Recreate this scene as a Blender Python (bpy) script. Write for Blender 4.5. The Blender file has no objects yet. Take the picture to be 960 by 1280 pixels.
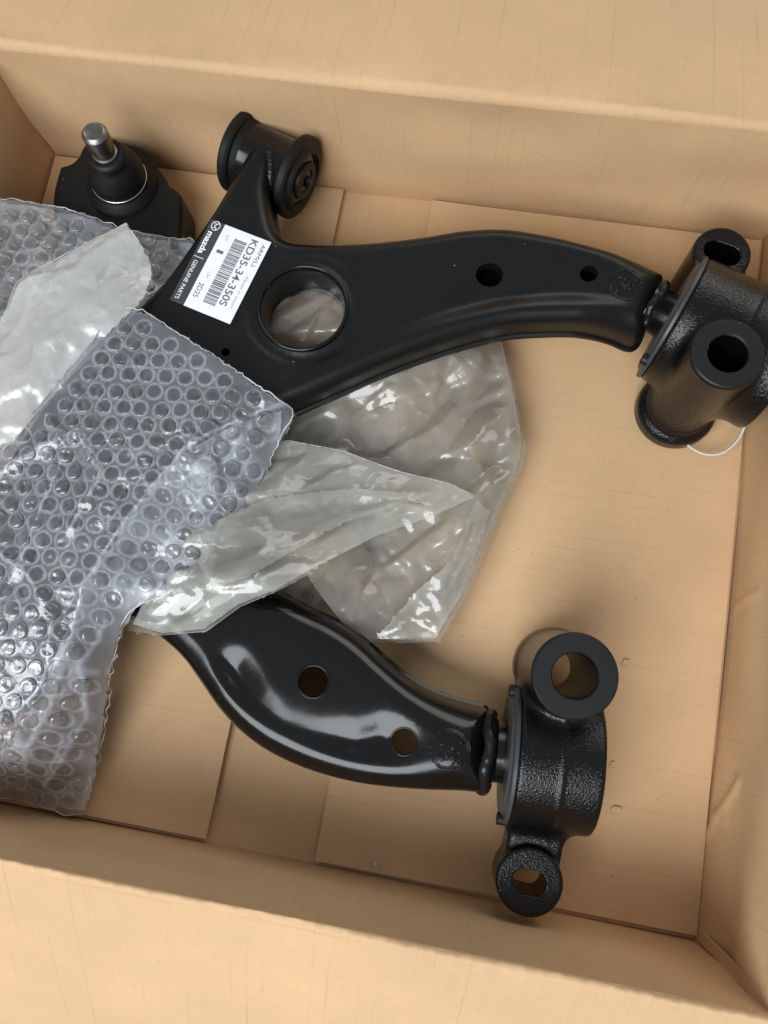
import bpy, math, random
import numpy as np
from mathutils import Vector, Matrix
from mathutils.geometry import delaunay_2d_cdt

random.seed(4)
sc = bpy.context.scene
COL = sc.collection

# ------------------------------------------------------------------ camera
CAM_POS = np.array([0.0765, -0.0948, 0.5032])
ROTVEC = Vector((0.1877, 0.0757, 0.1630))
FPX = 994.25                                   # focal length in pixels of a 960 x 1280 frame
CAM_R = np.array(Matrix.Rotation(ROTVEC.length, 3, ROTVEC.normalized()))
cam_data = bpy.data.cameras.new('camera')
cam = bpy.data.objects.new('camera', cam_data)
COL.objects.link(cam)
cam.matrix_world = Matrix.Translation(Vector(CAM_POS)) @ Matrix.Rotation(ROTVEC.length, 4, ROTVEC.normalized())
cam_data.sensor_fit = 'VERTICAL'
cam_data.sensor_height = 24.0
cam_data.lens = FPX / 1280.0 * 24.0
cam_data.clip_start = 0.01
cam_data.clip_end = 100
sc.camera = cam

# ------------------------------------------------------------------ world, lamps, exposure
world = bpy.data.worlds.new('World')
sc.world = world
world.use_nodes = True
bg = world.node_tree.nodes['Background']
bg.inputs['Color'].default_value = (0.90, 0.95, 1.0, 1)
bg.inputs['Strength'].default_value = 0.36


def area_lamp(name, loc, target, sx, sy, power, color):
    d = bpy.data.lights.new(name, 'AREA')
    d.shape = 'RECTANGLE'
    d.size, d.size_y, d.energy, d.color = sx, sy, power, color
    o = bpy.data.objects.new(name, d)
    COL.objects.link(o)
    o.location = loc
    o.rotation_euler = (Vector(target) - Vector(loc)).to_track_quat('-Z', 'Y').to_euler()
    return o


area_lamp('window_light', (-0.47, -1.22, 1.60), (0, 0, 0.03), 1.6, 1.2, 52, (0.93, 0.97, 1.0))
area_lamp('back_fill_light', (0.7, 2.6, 1.7), (0, 0, 0.03), 2.2, 1.4, 25, (1.0, 0.97, 0.92))  # added fill lamp, no real window: brightens the shaded inner front wall
sc.view_settings.view_transform = 'Standard'
sc.view_settings.look = 'None'
sc.view_settings.exposure = 0.0
sc.view_settings.gamma = 1.0
sc.view_settings.use_curve_mapping = False
sc.render.engine = 'CYCLES'
sc.cycles.max_bounces = 24
sc.cycles.transparent_max_bounces = 40
sc.cycles.diffuse_bounces = 12
sc.cycles.glossy_bounces = 8
sc.cycles.transmission_bounces = 12
sc.cycles.caustics_reflective = False
sc.cycles.caustics_refractive = False


# ------------------------------------------------------------------ measuring helpers
def at(u, v, z):
    """point of the place seen at photo pixel (u, v) if it lies at height z"""
    d = CAM_R @ np.array([(u - 480) / FPX, -(v - 640) / FPX, -1.0])
    t = (z - CAM_POS[2]) / d[2]
    return CAM_POS + d * t


def mpp(u, v, z):
    p = at(u, v, z)
    return float(-((p - CAM_POS) @ CAM_R)[2] / FPX)


def to_px(p):
    q = (np.asarray(p) - CAM_POS) @ CAM_R
    return np.stack([480 + FPX * q[..., 0] / -q[..., 2], 640 - FPX * q[..., 1] / -q[..., 2]], -1)


# ------------------------------------------------------------------ object helpers
ORIGIN = {}


def thing(name, label, cat, loc, group=None, kind=None):
    o = bpy.data.objects.new(name, None)
    COL.objects.link(o)
    o.location = loc
    o.empty_display_size = 0.02
    ORIGIN[o.name] = np.array(loc, float)
    tag(o, label, cat, group, kind)
    return o


def tag(o, label=None, cat=None, group=None, kind=None):
    for k, v in (('label', label), ('category', cat), ('group', group), ('kind', kind)):
        if v:
            o[k] = v
    return o


def mk(name, verts, faces, material, parent=None, smooth=True, uv=None, sharp=None):
    """one mesh object from world-space vertices"""
    org = ORIGIN[parent.name] if parent is not None else np.zeros(3)
    m = bpy.data.meshes.new(name)
    v = np.asarray(verts, float) - org
    m.from_pydata(v.tolist(), [], [tuple(int(i) for i in f) for f in faces])
    m.validate()
    m.update()
    if smooth:
        m.polygons.foreach_set('use_smooth', [True] * len(m.polygons))
        if sharp:
            m.set_sharp_from_angle(angle=math.radians(sharp))
    o = bpy.data.objects.new(name, m)
    COL.objects.link(o)
    if material:
        m.materials.append(material)
    if parent is not None:
        o.parent = parent
    ORIGIN[o.name] = org
    return o


def join(*parts):
    V, F, n = [], [], 0
    for v, f in parts:
        v = np.asarray(v, float)
        V.append(v)
        F += [tuple(i + n for i in q) for q in f]
        n += len(v)
    return np.concatenate(V), F


def lathe(profile, origin, axis, seg=48, closed=False):
    """revolve (radius, height) pairs about an axis"""
    a = Vector(axis).normalized()
    q = a.to_track_quat('Z', 'Y').to_matrix()
    ex, ey = np.array(q @ Vector((1, 0, 0))), np.array(q @ Vector((0, 1, 0)))
    a = np.array(a)
    o = np.asarray(origin, float)
    V, F = [], []
    n = len(profile)
    th = np.arange(seg) * 2 * math.pi / seg
    for r, h in profile:
        V.append(o + a * h + r * (np.cos(th)[:, None] * ex + np.sin(th)[:, None] * ey))
    V = np.concatenate(V)
    for i in range(n if closed else n - 1):
        j = (i + 1) % n
        for k in range(seg):
            l = (k + 1) % seg
            F.append((i * seg + k, i * seg + l, j * seg + l, j * seg + k))
    return V, F


def tube(pts, r, seg=10, caps=True):
    P = np.asarray(pts, float)
    n = len(P)
    R = np.full(n, r) if np.isscalar(r) else np.asarray(r)
    T = np.gradient(P, axis=0)
    T /= np.linalg.norm(T, axis=1)[:, None] + 1e-12
    up = np.array([0.13, 0.21, 0.97])
    V, F = [], []
    th = np.arange(seg) * 2 * math.pi / seg
    for i in range(n):
        s = np.cross(T[i], up)
        s /= np.linalg.norm(s) + 1e-12
        w = np.cross(s, T[i])
        V.append(P[i] + R[i] * (np.cos(th)[:, None] * s + np.sin(th)[:, None] * w))
    for i in range(n - 1):
        for k in range(seg):
            l = (k + 1) % seg
            F.append((i * seg + k, i * seg + l, (i + 1) * seg + l, (i + 1) * seg + k))
    if caps:
        F.append(tuple(range(seg))[::-1])
        F.append(tuple((n - 1) * seg + k for k in range(seg)))
    return np.concatenate(V), F


def spline(pts, n=8, closed=True):
    """Catmull-Rom through points of any dimension"""
    P = np.asarray(pts, float)
    m = len(P)
    out = []
    t = (np.arange(n) / n)[:, None]
    for i in range(m if closed else m - 1):
        if closed:
            a, b, c, d = P[(i - 1) % m], P[i], P[(i + 1) % m], P[(i + 2) % m]
        else:
            a, b, c, d = P[max(i - 1, 0)], P[i], P[i + 1], P[min(i + 2, m - 1)]
        out.append(0.5 * (2 * b + (c - a) * t + (2 * a - 5 * b + 4 * c - d) * t ** 2 + (3 * b - a - 3 * c + d) * t ** 3))
    if not closed:
        out.append(P[-1:])
    return np.concatenate(out)


def resample(P, step, closed=True):
    P = np.asarray(P, float)
    Q = np.concatenate([P, P[:1]]) if closed else P
    L = np.concatenate([[0], np.cumsum(np.linalg.norm(np.diff(Q, axis=0), axis=1))])
    n = max(8 if closed else 2, int(round(L[-1] / step)))
    s = np.linspace(0, L[-1], n, endpoint=not closed)
    return np.stack([np.interp(s, L, Q[:, k]) for k in range(P.shape[1])], -1)


def sdist(pts, poly):
    """signed distance to a closed polygon, positive inside"""
    pts = np.asarray(pts, float)[:, :2]
    A = np.asarray(poly, float)[:, :2]
    B = np.roll(A, -1, 0)
    out = np.empty(len(pts))
    for s in range(0, len(pts), 2000):
        p = pts[s:s + 2000][:, None]
        e = B - A
        w = p - A
        t = np.clip((w * e).sum(-1) / ((e * e).sum(-1) + 1e-18), 0, 1)
        d = np.sqrt(((w - e * t[..., None]) ** 2).sum(-1)).min(1)
        c = (A[:, 1] > p[..., 1]) != (B[:, 1] > p[..., 1])
        xi = A[:, 0] + (p[..., 1] - A[:, 1]) * e[:, 0] / np.where(e[:, 1] == 0, 1e-12, e[:, 1])
        inside = ((c & (p[..., 0] < xi)).sum(1) % 2) == 1
        out[s:s + 2000] = np.where(inside, d, -d)
    return out


def seg_dist(P, line):
    L_ = np.asarray(line, float)
    d = np.full(len(P), 1e9)
    for a, b in zip(L_[:-1], L_[1:]):
        e = b - a
        t = np.clip(((P - a) @ e) / (e @ e), 0, 1)
        d = np.minimum(d, np.linalg.norm(P - a - t[:, None] * e, axis=1))
    return d


def smooth01(a, b, x):
    t = np.clip((x - a) / (b - a), 0, 1)
    return t * t * (3 - 2 * t)


def cdt(points, loops):
    vs = [Vector((float(p[0]), float(p[1]))) for p in points]
    edges = []
    for a, n in loops:
        edges += [(a + i, a + (i + 1) % n) for i in range(n)]
    r = delaunay_2d_cdt(vs, edges, [], 0, 1e-7)
    return np.array([[v.x, v.y] for v in r[0]]), [tuple(f) for f in r[2]]


def hexgrid(poly, step, jitter=0.15, seed=1):
    rng = np.random.default_rng(seed)
    lo, hi = poly[:, :2].min(0), poly[:, :2].max(0)
    xs = np.arange(lo[0], hi[0], step)
    ys = np.arange(lo[1], hi[1], step * .866)
    X, Y = np.meshgrid(xs, ys)
    X = X + (np.arange(len(ys)) % 2)[:, None] * step / 2
    g = np.stack([X.ravel(), Y.ravel()], -1)
    return g + rng.uniform(-1, 1, g.shape) * step * jitter


def tin(pts, seed, scale, amp, stretch=(1, 1), rot=0.0):
    """crumple: piecewise linear facets over randomly scattered points"""
    rng = np.random.default_rng(seed)
    c, s = math.cos(rot), math.sin(rot)
    P = np.stack([(pts[:, 0] * c + pts[:, 1] * s) / stretch[0], (-pts[:, 0] * s + pts[:, 1] * c) / stretch[1]], -1)
    lo, hi = P.min(0) - scale * 2, P.max(0) + scale * 2
    n = int((hi - lo).prod() / scale ** 2) + 6
    S = rng.uniform(lo, hi, (n, 2))
    S = np.concatenate([S, [[lo[0], lo[1]], [hi[0], lo[1]], [hi[0], hi[1]], [lo[0], hi[1]]]])
    H = rng.uniform(-1, 1, n + 4) * amp
    r = delaunay_2d_cdt([Vector(p) for p in S.tolist()], [], [], 0, 1e-9)
    V = np.array([[v.x, v.y] for v in r[0]])
    H = H[:len(V)]
    out = np.zeros(len(P))
    for a, b, d in r[2]:
        A, B, D = V[a], V[b], V[d]
        m = ((P[:, 0] >= min(A[0], B[0], D[0])) & (P[:, 0] <= max(A[0], B[0], D[0])) &
             (P[:, 1] >= min(A[1], B[1], D[1])) & (P[:, 1] <= max(A[1], B[1], D[1])))
        if not m.any():
            continue
        q = P[m] - A
        e1, e2 = B - A, D - A
        det = e1[0] * e2[1] - e1[1] * e2[0]
        if abs(det) < 1e-14:
            continue
        l1 = (q[:, 0] * e2[1] - q[:, 1] * e2[0]) / det
        l2 = (e1[0] * q[:, 1] - e1[1] * q[:, 0]) / det
        ok = (l1 >= -1e-6) & (l2 >= -1e-6) & (l1 + l2 <= 1 + 1e-6)
        idx = np.where(m)[0][ok]
        out[idx] = H[a] + l1[ok] * (H[b] - H[a]) + l2[ok] * (H[d] - H[a])
    return out


def rbf(ctrl):
    """thin plate surface z(x, y) through control points"""
    C = np.asarray(ctrl, float)
    n = len(C)

    def K(P):
        d2 = ((P[:, None] - C[None, :, :2]) ** 2).sum(-1) * 100
        return 0.5 * d2 * np.log(d2 + 1e-12)
    A = np.zeros((n + 3, n + 3))
    A[:n, :n] = K(C[:, :2]) + np.eye(n) * 2e-3
    A[:n, n] = A[n, :n] = 1
    A[:n, n + 1:] = C[:, :2]
    A[n + 1:, :n] = C[:, :2].T
    w = np.linalg.solve(A, np.concatenate([C[:, 2], [0, 0, 0]]))
    return lambda P: K(P[:, :2]) @ w[:n] + w[n] + P[:, :2] @ w[n + 1:]


def surfnet(f, lo, hi, h):
    """closed surface of a signed distance function (negative inside)"""
    lo, hi = np.asarray(lo, float), np.asarray(hi, float)
    ax = [np.arange(lo[k], hi[k] + h, h) for k in range(3)]
    n = [len(a) for a in ax]
    D = np.empty(n)
    for i in range(n[0]):
        Y, Z = np.meshgrid(ax[1], ax[2], indexing='ij')
        D[i] = f(np.full_like(Y, ax[0][i]), Y, Z)
    S = D < 0
    acc = np.zeros((n[0] - 1, n[1] - 1, n[2] - 1, 3))
    cnt = np.zeros((n[0] - 1, n[1] - 1, n[2] - 1))
    corners = [(i, j, k) for i in (0, 1) for j in (0, 1) for k in (0, 1)]

    def cut(A, c):
        return A[c[0]:n[0] - 1 + c[0], c[1]:n[1] - 1 + c[1], c[2]:n[2] - 1 + c[2]]
    for a in corners:
        for k in range(3):
            if a[k] == 0:
                b = list(a)
                b[k] = 1
                da, db = cut(D, a), cut(D, b)
                m = (da < 0) != (db < 0)
                t = np.where(m, da / np.where(m, da - db, 1), 0)
                for q in range(3):
                    acc[..., q] += np.where(m, a[q] + (t if q == k else 0), 0)
                cnt += m
    used = cnt > 0
    idx = np.full(used.shape, -1)
    idx[used] = np.arange(used.sum())
    cell = np.argwhere(used)
    V = lo + (cell + acc[used] / cnt[used][:, None]) * h
    F = []
    for k in range(3):
        o = [0, 0, 0]
        o[k] = 1
        sl = tuple(slice(0, n[q] - o[q]) for q in range(3))
        sh = tuple(slice(o[q], n[q]) for q in range(3))
        E = S[sl] != S[sh]
        I = np.argwhere(E)
        a, b = [(1, 2), (2, 0), (0, 1)][k]
        I = I[(I[:, a] > 0) & (I[:, b] > 0) & (I[:, a] < n[a] - 1) & (I[:, b] < n[b] - 1)]
        ea, eb = np.zeros(3, int), np.zeros(3, int)
        ea[a] = 1
        eb[b] = 1
        q = [idx[tuple((I - ea * p - eb * r).T)] for p, r in ((0, 0), (1, 0), (1, 1), (0, 1))]
        q = np.stack(q, -1)
        fl = S[tuple(I.T)]
        q = np.where(fl[:, None], q, q[:, ::-1])
        F += q.tolist()
    return V, F


def smin(a, b, k):
    h = np.clip(0.5 + 0.5 * (b - a) / k, 0, 1)
    return b + (a - b) * h - k * h * (1 - h)


def sd_cyl(X, Y, Z, o, ax, r, l0, l1, rnd=0.0):
    """capped cylinder from o + ax*l0 to o + ax*l1"""
    ax = np.asarray(ax, float)
    ax = ax / np.linalg.norm(ax)
    px_, py_, pz_ = X - o[0], Y - o[1], Z - o[2]
    h = px_ * ax[0] + py_ * ax[1] + pz_ * ax[2]
    rr = np.sqrt(np.maximum(px_ ** 2 + py_ ** 2 + pz_ ** 2 - h ** 2, 0))
    dr = rr - r + rnd
    dh = np.abs(h - (l0 + l1) / 2) - (l1 - l0) / 2 + rnd
    return np.minimum(np.maximum(dr, dh), 0) + np.sqrt(np.maximum(dr, 0) ** 2 + np.maximum(dh, 0) ** 2) - rnd


def sd_box(X, Y, Z, o, ex, hx, hy, hz, rnd=0.0):
    """box with horizontal axis ex, half sizes"""
    ex = np.asarray(ex[:2], float)
    ex = ex / np.linalg.norm(ex)
    x = (X - o[0]) * ex[0] + (Y - o[1]) * ex[1]
    y = -(X - o[0]) * ex[1] + (Y - o[1]) * ex[0]
    dx, dy, dz = np.abs(x) - hx + rnd, np.abs(y) - hy + rnd, np.abs(Z - o[2]) - hz + rnd
    return np.sqrt(np.maximum(dx, 0) ** 2 + np.maximum(dy, 0) ** 2 + np.maximum(dz, 0) ** 2) + \
        np.minimum(np.maximum(dx, np.maximum(dy, dz)), 0) - rnd


# ------------------------------------------------------------------ materials
def new_mat(name):
    m = bpy.data.materials.new(name)
    m.use_nodes = True
    nt = m.node_tree
    for n in list(nt.nodes):
        nt.nodes.remove(n)
    out = nt.nodes.new('ShaderNodeOutputMaterial')
    return m, nt, out


def node(nt, typ, **kw):
    n = nt.nodes.new(typ)
    for k, v in kw.items():
        if k.startswith('i_'):
            key = k[2:].replace('_', ' ')
            n.inputs[key].default_value = v
        else:
            setattr(n, k, v)
    return n


def math_node(nt, op, a, b=None, clamp=False):
    n = nt.nodes.new('ShaderNodeMath')
    n.operation = op
    n.use_clamp = clamp
    for i, v in enumerate((a, b)):
        if v is None:
            continue
        if hasattr(v, 'links'):
            nt.links.new(v, n.inputs[i])
        else:
            n.inputs[i].default_value = v
    return n.outputs[0]


def cardboard(name, axis, base=(0.62, 0.408, 0.228)):
    """kraft liner over corrugation whose faint flute lines repeat along one axis"""
    m, nt, out = new_mat(name)
    L = nt.links.new
    geo = node(nt, 'ShaderNodeNewGeometry')
    sep = node(nt, 'ShaderNodeSeparateXYZ')
    L(geo.outputs['Position'], sep.inputs[0])
    warp = node(nt, 'ShaderNodeTexNoise', i_Scale=9.0, i_Detail=2.0)
    L(geo.outputs['Position'], warp.inputs['Vector'])
    co = math_node(nt, 'ADD', sep.outputs[axis], math_node(nt, 'MULTIPLY', warp.outputs['Fac'], 0.003))
    t = math_node(nt, 'MULTIPLY', co, 2 * math.pi / 0.0082)
    s = math_node(nt, 'SINE', t)
    s01 = math_node(nt, 'MULTIPLY_ADD', s, 0.5)
    s01.node.inputs[2].default_value = 0.5
    line = math_node(nt, 'POWER', s01, 60.0)
    stretch = node(nt, 'ShaderNodeVectorMath', operation='MULTIPLY')
    L(geo.outputs['Position'], stretch.inputs[0])
    sv = [9.0, 9.0, 9.0]
    sv['XYZ'.index(axis)] = 120.0
    stretch.inputs[1].default_value = sv
    brk = node(nt, 'ShaderNodeTexNoise', i_Scale=1.0, i_Detail=3.0, i_Roughness=0.6)
    L(stretch.outputs[0], brk.inputs['Vector'])
    brk_r = node(nt, 'ShaderNodeMapRange')
    brk_r.inputs['From Min'].default_value = 0.47
    brk_r.inputs['From Max'].default_value = 0.68
    L(brk.outputs['Fac'], brk_r.inputs['Value'])
    line = math_node(nt, 'MULTIPLY', line, brk_r.outputs[0])
    # fibre mottling
    fib = node(nt, 'ShaderNodeTexNoise', i_Scale=420.0, i_Detail=4.0, i_Roughness=0.7)
    L(geo.outputs['Position'], fib.inputs['Vector'])
    blot = node(nt, 'ShaderNodeTexNoise', i_Scale=14.0, i_Detail=5.0, i_Roughness=0.6)
    L(geo.outputs['Position'], blot.inputs['Vector'])
    spk = node(nt, 'ShaderNodeTexVoronoi', i_Scale=75.0)
    L(geo.outputs['Position'], spk.inputs['Vector'])
    spk_m = math_node(nt, 'LESS_THAN', spk.outputs['Distance'], 0.045)
    spk_gate = math_node(nt, 'GREATER_THAN', blot.outputs['Fac'], 0.52)
    spk_m = math_node(nt, 'MULTIPLY', spk_m, spk_gate)
    val = math_node(nt, 'MULTIPLY', math_node(nt, 'SUBTRACT', fib.outputs['Fac'], 0.5), 0.20)
    val2 = math_node(nt, 'MULTIPLY', math_node(nt, 'SUBTRACT', blot.outputs['Fac'], 0.5), 0.32)
    v = math_node(nt, 'ADD', math_node(nt, 'ADD', val, val2), 1.0)
    v = math_node(nt, 'SUBTRACT', v, math_node(nt, 'MULTIPLY', line, 0.17))
    v = math_node(nt, 'SUBTRACT', v, math_node(nt, 'MULTIPLY', spk_m, 0.35))
    mul = node(nt, 'ShaderNodeVectorMath', operation='SCALE')
    mul.inputs[0].default_value = base
    L(v, mul.inputs['Scale'])
    bs = node(nt, 'ShaderNodeBsdfPrincipled')
    L(mul.outputs[0], bs.inputs['Base Color'])
    bs.inputs['Roughness'].default_value = 0.72
    bs.inputs['Specular IOR Level'].default_value = 0.25
    h = math_node(nt, 'ADD', math_node(nt, 'MULTIPLY', s01, 0.22), math_node(nt, 'MULTIPLY', fib.outputs['Fac'], 0.25))
    h = math_node(nt, 'SUBTRACT', h, math_node(nt, 'MULTIPLY', line, 0.35))
    h = math_node(nt, 'ADD', h, math_node(nt, 'MULTIPLY', blot.outputs['Fac'], 4.0))
    bump = node(nt, 'ShaderNodeBump', i_Strength=0.35, i_Distance=0.0004)
    L(h, bump.inputs['Height'])
    L(bump.outputs[0], bs.inputs['Normal'])
    L(bs.outputs[0], out.inputs['Surface'])
    return m


def paint(name, base, rough, peel=0.06, peel_scale=260.0, peel_d=0.0003, dust=0.05, metallic=0.0, coat=0.0, grain=False, spec=0.30, var=0.12):
    m, nt, out = new_mat(name)
    L = nt.links.new
    geo = node(nt, 'ShaderNodeNewGeometry')
    n1 = node(nt, 'ShaderNodeTexNoise', i_Scale=peel_scale, i_Detail=3.0)
    L(geo.outputs['Position'], n1.inputs['Vector'])
    n2 = node(nt, 'ShaderNodeTexNoise', i_Scale=45.0, i_Detail=6.0, i_Roughness=0.65)
    L(geo.outputs['Position'], n2.inputs['Vector'])
    spk = node(nt, 'ShaderNodeTexVoronoi', i_Scale=130.0)
    L(geo.outputs['Position'], spk.inputs['Vector'])
    sm = math_node(nt, 'LESS_THAN', spk.outputs['Distance'], 0.06)
    rnd = node(nt, 'ShaderNodeSeparateColor')
    L(spk.outputs['Color'], rnd.inputs[0])
    sm = math_node(nt, 'MULTIPLY', sm, math_node(nt, 'GREATER_THAN', rnd.outputs[0], 0.86))
    mix = node(nt, 'ShaderNodeMix', data_type='RGBA')
    mix.inputs['A'].default_value = (*base, 1)
    mix.inputs['B'].default_value = (0.30, 0.28, 0.25, 1)
    L(math_node(nt, 'MULTIPLY', sm, 0.55 if dust else 0.0), mix.inputs['Factor'])
    bs = node(nt, 'ShaderNodeBsdfPrincipled')
    L(mix.outputs['Result'], bs.inputs['Base Color'])
    r = math_node(nt, 'MULTIPLY_ADD', n2.outputs['Fac'], var)
    r.node.inputs[2].default_value = rough - var / 2
    L(r, bs.inputs['Roughness'])
    bs.inputs['Specular IOR Level'].default_value = 0.5 if metallic else spec
    bs.inputs['Metallic'].default_value = metallic
    bs.inputs['Coat Weight'].default_value = coat
    bs.inputs['Coat Roughness'].default_value = 0.12
    h = n1.outputs['Fac']
    if grain:
        v2 = node(nt, 'ShaderNodeTexVoronoi', feature='SMOOTH_F1', i_Scale=peel_scale * 1.6)
        L(geo.outputs['Position'], v2.inputs['Vector'])
        h = math_node(nt, 'ADD', h, v2.outputs['Distance'])
    wav = node(nt, 'ShaderNodeTexNoise', i_Scale=34.0, i_Detail=2.0)
    L(geo.outputs['Position'], wav.inputs['Vector'])
    wb_ = node(nt, 'ShaderNodeBump', i_Strength=0.30, i_Distance=0.0012)
    L(wav.outputs['Fac'], wb_.inputs['Height'])
    bump = node(nt, 'ShaderNodeBump', i_Strength=peel, i_Distance=peel_d)
    L(wb_.outputs[0], bump.inputs['Normal'])
    L(h, bump.inputs['Height'])
    L(bump.outputs[0], bs.inputs['Normal'])
    if coat:
        L(bump.outputs[0], bs.inputs['Coat Normal'])
    L(bs.outputs[0], out.inputs['Surface'])
    return m


def plain(name, base, rough, metallic=0.0, spec=0.5):
    m, nt, out = new_mat(name)
    L = nt.links.new
    geo = node(nt, 'ShaderNodeNewGeometry')
    n1 = node(nt, 'ShaderNodeTexNoise', i_Scale=300.0, i_Detail=4.0)
    L(geo.outputs['Position'], n1.inputs['Vector'])
    v = math_node(nt, 'MULTIPLY_ADD', n1.outputs['Fac'], 0.3)
    v.node.inputs[2].default_value = 0.85
    mul = node(nt, 'ShaderNodeVectorMath', operation='SCALE')
    mul.inputs[0].default_value = base
    L(v, mul.inputs['Scale'])
    bs = node(nt, 'ShaderNodeBsdfPrincipled')
    L(mul.outputs[0], bs.inputs['Base Color'])
    bs.inputs['Roughness'].default_value = rough
    bs.inputs['Metallic'].default_value = metallic
    bs.inputs['Specular IOR Level'].default_value = spec
    L(bs.outputs[0], out.inputs['Surface'])
    return m


def film(name, tint, haze, rough, edge=0.35, bump_scale=120.0, bump_s=0.25, gloss=1.0, haze_col=(0.85, 0.87, 0.9), patchy=0.5, attr=False, edge_pow=3.0, veil=0.10, through=0.28):
    """thin polythene: clear, a little milky, shiny; milkier where it is seen edge on"""
    m, nt, out = new_mat(name)
    L = nt.links.new
    geo = node(nt, 'ShaderNodeNewGeometry')
    n1 = node(nt, 'ShaderNodeTexNoise', i_Scale=bump_scale, i_Detail=3.0)
    L(geo.outputs['Position'], n1.inputs['Vector'])
    n2 = node(nt, 'ShaderNodeTexNoise', i_Scale=28.0, i_Detail=4.0, i_Roughness=0.6)
    L(geo.outputs['Position'], n2.inputs['Vector'])
    bump = node(nt, 'ShaderNodeBump', i_Strength=bump_s, i_Distance=0.0008)
    L(n1.outputs['Fac'], bump.inputs['Height'])
    lw = node(nt, 'ShaderNodeLayerWeight', i_Blend=0.35)
    tr = node(nt, 'ShaderNodeBsdfTransparent')
    tr.inputs['Color'].default_value = (*tint, 1)
    df = node(nt, 'ShaderNodeBsdfDiffuse')
    df.inputs['Color'].default_value = (*haze_col, 1)
    tl = node(nt, 'ShaderNodeBsdfTranslucent')
    tl.inputs['Color'].default_value = (*haze_col, 1)
    L(bump.outputs[0], df.inputs['Normal'])
    mk_ = node(nt, 'ShaderNodeMixShader')
    mk_.inputs[0].default_value = through
    L(df.outputs[0], mk_.inputs[1])
    L(tl.outputs[0], mk_.inputs[2])
    hz = math_node(nt, 'MULTIPLY', math_node(nt, 'SUBTRACT', n2.outputs['Fac'], 0.5), patchy)
    hz = math_node(nt, 'ADD', hz, 1.0)
    hz = math_node(nt, 'MULTIPLY', hz, haze)
    if attr:                                   # bonded double ply between the bubbles, single clear ply under them
        at_ = node(nt, 'ShaderNodeAttribute', attribute_name='bonded')
        hz = math_node(nt, 'MULTIPLY', hz, at_.outputs['Fac'])
    fac = math_node(nt, 'POWER', lw.outputs['Facing'], edge_pow)
    hz = math_node(nt, 'ADD', hz, math_node(nt, 'MULTIPLY', fac, edge), clamp=True)
    m1 = node(nt, 'ShaderNodeMixShader')
    L(hz, m1.inputs[0])
    L(tr.outputs[0], m1.inputs[1])
    L(mk_.outputs[0], m1.inputs[2])
    gl = node(nt, 'ShaderNodeBsdfGlossy')
    gl.inputs['Roughness'].default_value = rough
    L(bump.outputs[0], gl.inputs['Normal'])
    g2 = node(nt, 'ShaderNodeBsdfGlossy')
    g2.inputs['Roughness'].default_value = 0.42
    L(bump.outputs[0], g2.inputs['Normal'])
    mv = node(nt, 'ShaderNodeMixShader')
    mv.inputs[0].default_value = veil
    L(m1.outputs[0], mv.inputs[1])
    L(g2.outputs[0], mv.inputs[2])
    m1 = mv
    fr = node(nt, 'ShaderNodeFresnel', i_IOR=1.5)
    L(bump.outputs[0], fr.inputs['Normal'])
    f2 = math_node(nt, 'MULTIPLY', fr.outputs[0], 1.25 * gloss, clamp=True)
    m2 = node(nt, 'ShaderNodeMixShader')
    L(f2, m2.inputs[0])
    L(m1.outputs[0], m2.inputs[1])
    L(gl.outputs[0], m2.inputs[2])
    L(m2.outputs[0], out.inputs['Surface'])
    return m


CARD_X = cardboard('cardboard_flutes_across', 'X')
CARD_Y = cardboard('cardboard_flutes_along', 'Y')
CARD_IN = plain('cardboard_core', (0.62, 0.50, 0.36), 0.9, spec=0.1)
BLACK = paint('black_gloss_paint', (0.004, 0.004, 0.0045), 0.17, spec=0.42, dust=0.05)
BLACK_M = paint('black_satin_paint', (0.006, 0.006, 0.0062), 0.33, dust=0.05)
CAST = paint('black_cast_iron_paint', (0.004, 0.004, 0.0045), 0.17, spec=0.36, peel=0.55, peel_scale=850.0, peel_d=0.0004, grain=True)
CAST_M = paint('black_machined_paint', (0.009, 0.009, 0.010), 0.45, peel=0.15, peel_scale=500.0)
WELD = paint('black_weld_paint', (0.010, 0.010, 0.011), 0.26, peel=0.7, peel_scale=240.0, peel_d=0.001)
RUBBER = paint('black_rubber', (0.006, 0.006, 0.006), 0.5, peel=0.1)
FLANGE = paint('dark_grey_steel', (0.055, 0.057, 0.06), 0.42, metallic=0.2)
STEEL = paint('bare_steel', (0.22, 0.21, 0.19), 0.36, metallic=1.0, peel=0.15)
BRIGHT = paint('bright_wire_steel', (0.75, 0.75, 0.75), 0.25, metallic=1.0)
PAPER = plain('white_label_paper', (0.80, 0.81, 0.84), 0.55)
BAND = plain('label_dark_band', (0.045, 0.048, 0.056), 0.45)
INK = plain('label_grey_ink', (0.13, 0.13, 0.14), 0.6)
INK_L = plain('label_pale_ink', (0.42, 0.42, 0.44), 0.6)
WHITE_INK = plain('label_white_ink', (0.82, 0.82, 0.84), 0.55)
WHITE_PL = plain('white_plastic', (0.62, 0.60, 0.55), 0.5)
FILM_BAG = film('clear_bag_film', (0.99, 0.99, 0.975), 0.16, 0.09, edge=0.10, attr=True, veil=0.06, through=0.12, haze_col=(1.0, 0.99, 0.87), bump_scale=150)
FILM_FOLD = film('folded_bag_film', (0.99, 0.99, 0.975), 0.27, 0.09, edge=0.10, attr=True, veil=0.06, through=0.12, haze_col=(1.0, 1.0, 0.88), bump_scale=150)
FILM_MILK = film('milky_bag_film', (0.97, 0.97, 0.96), 0.48, 0.18, edge=0.2, attr=True, veil=0.08, through=0.1, haze_col=(0.98, 0.98, 0.95), bump_scale=200, bump_s=0.4)
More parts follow.
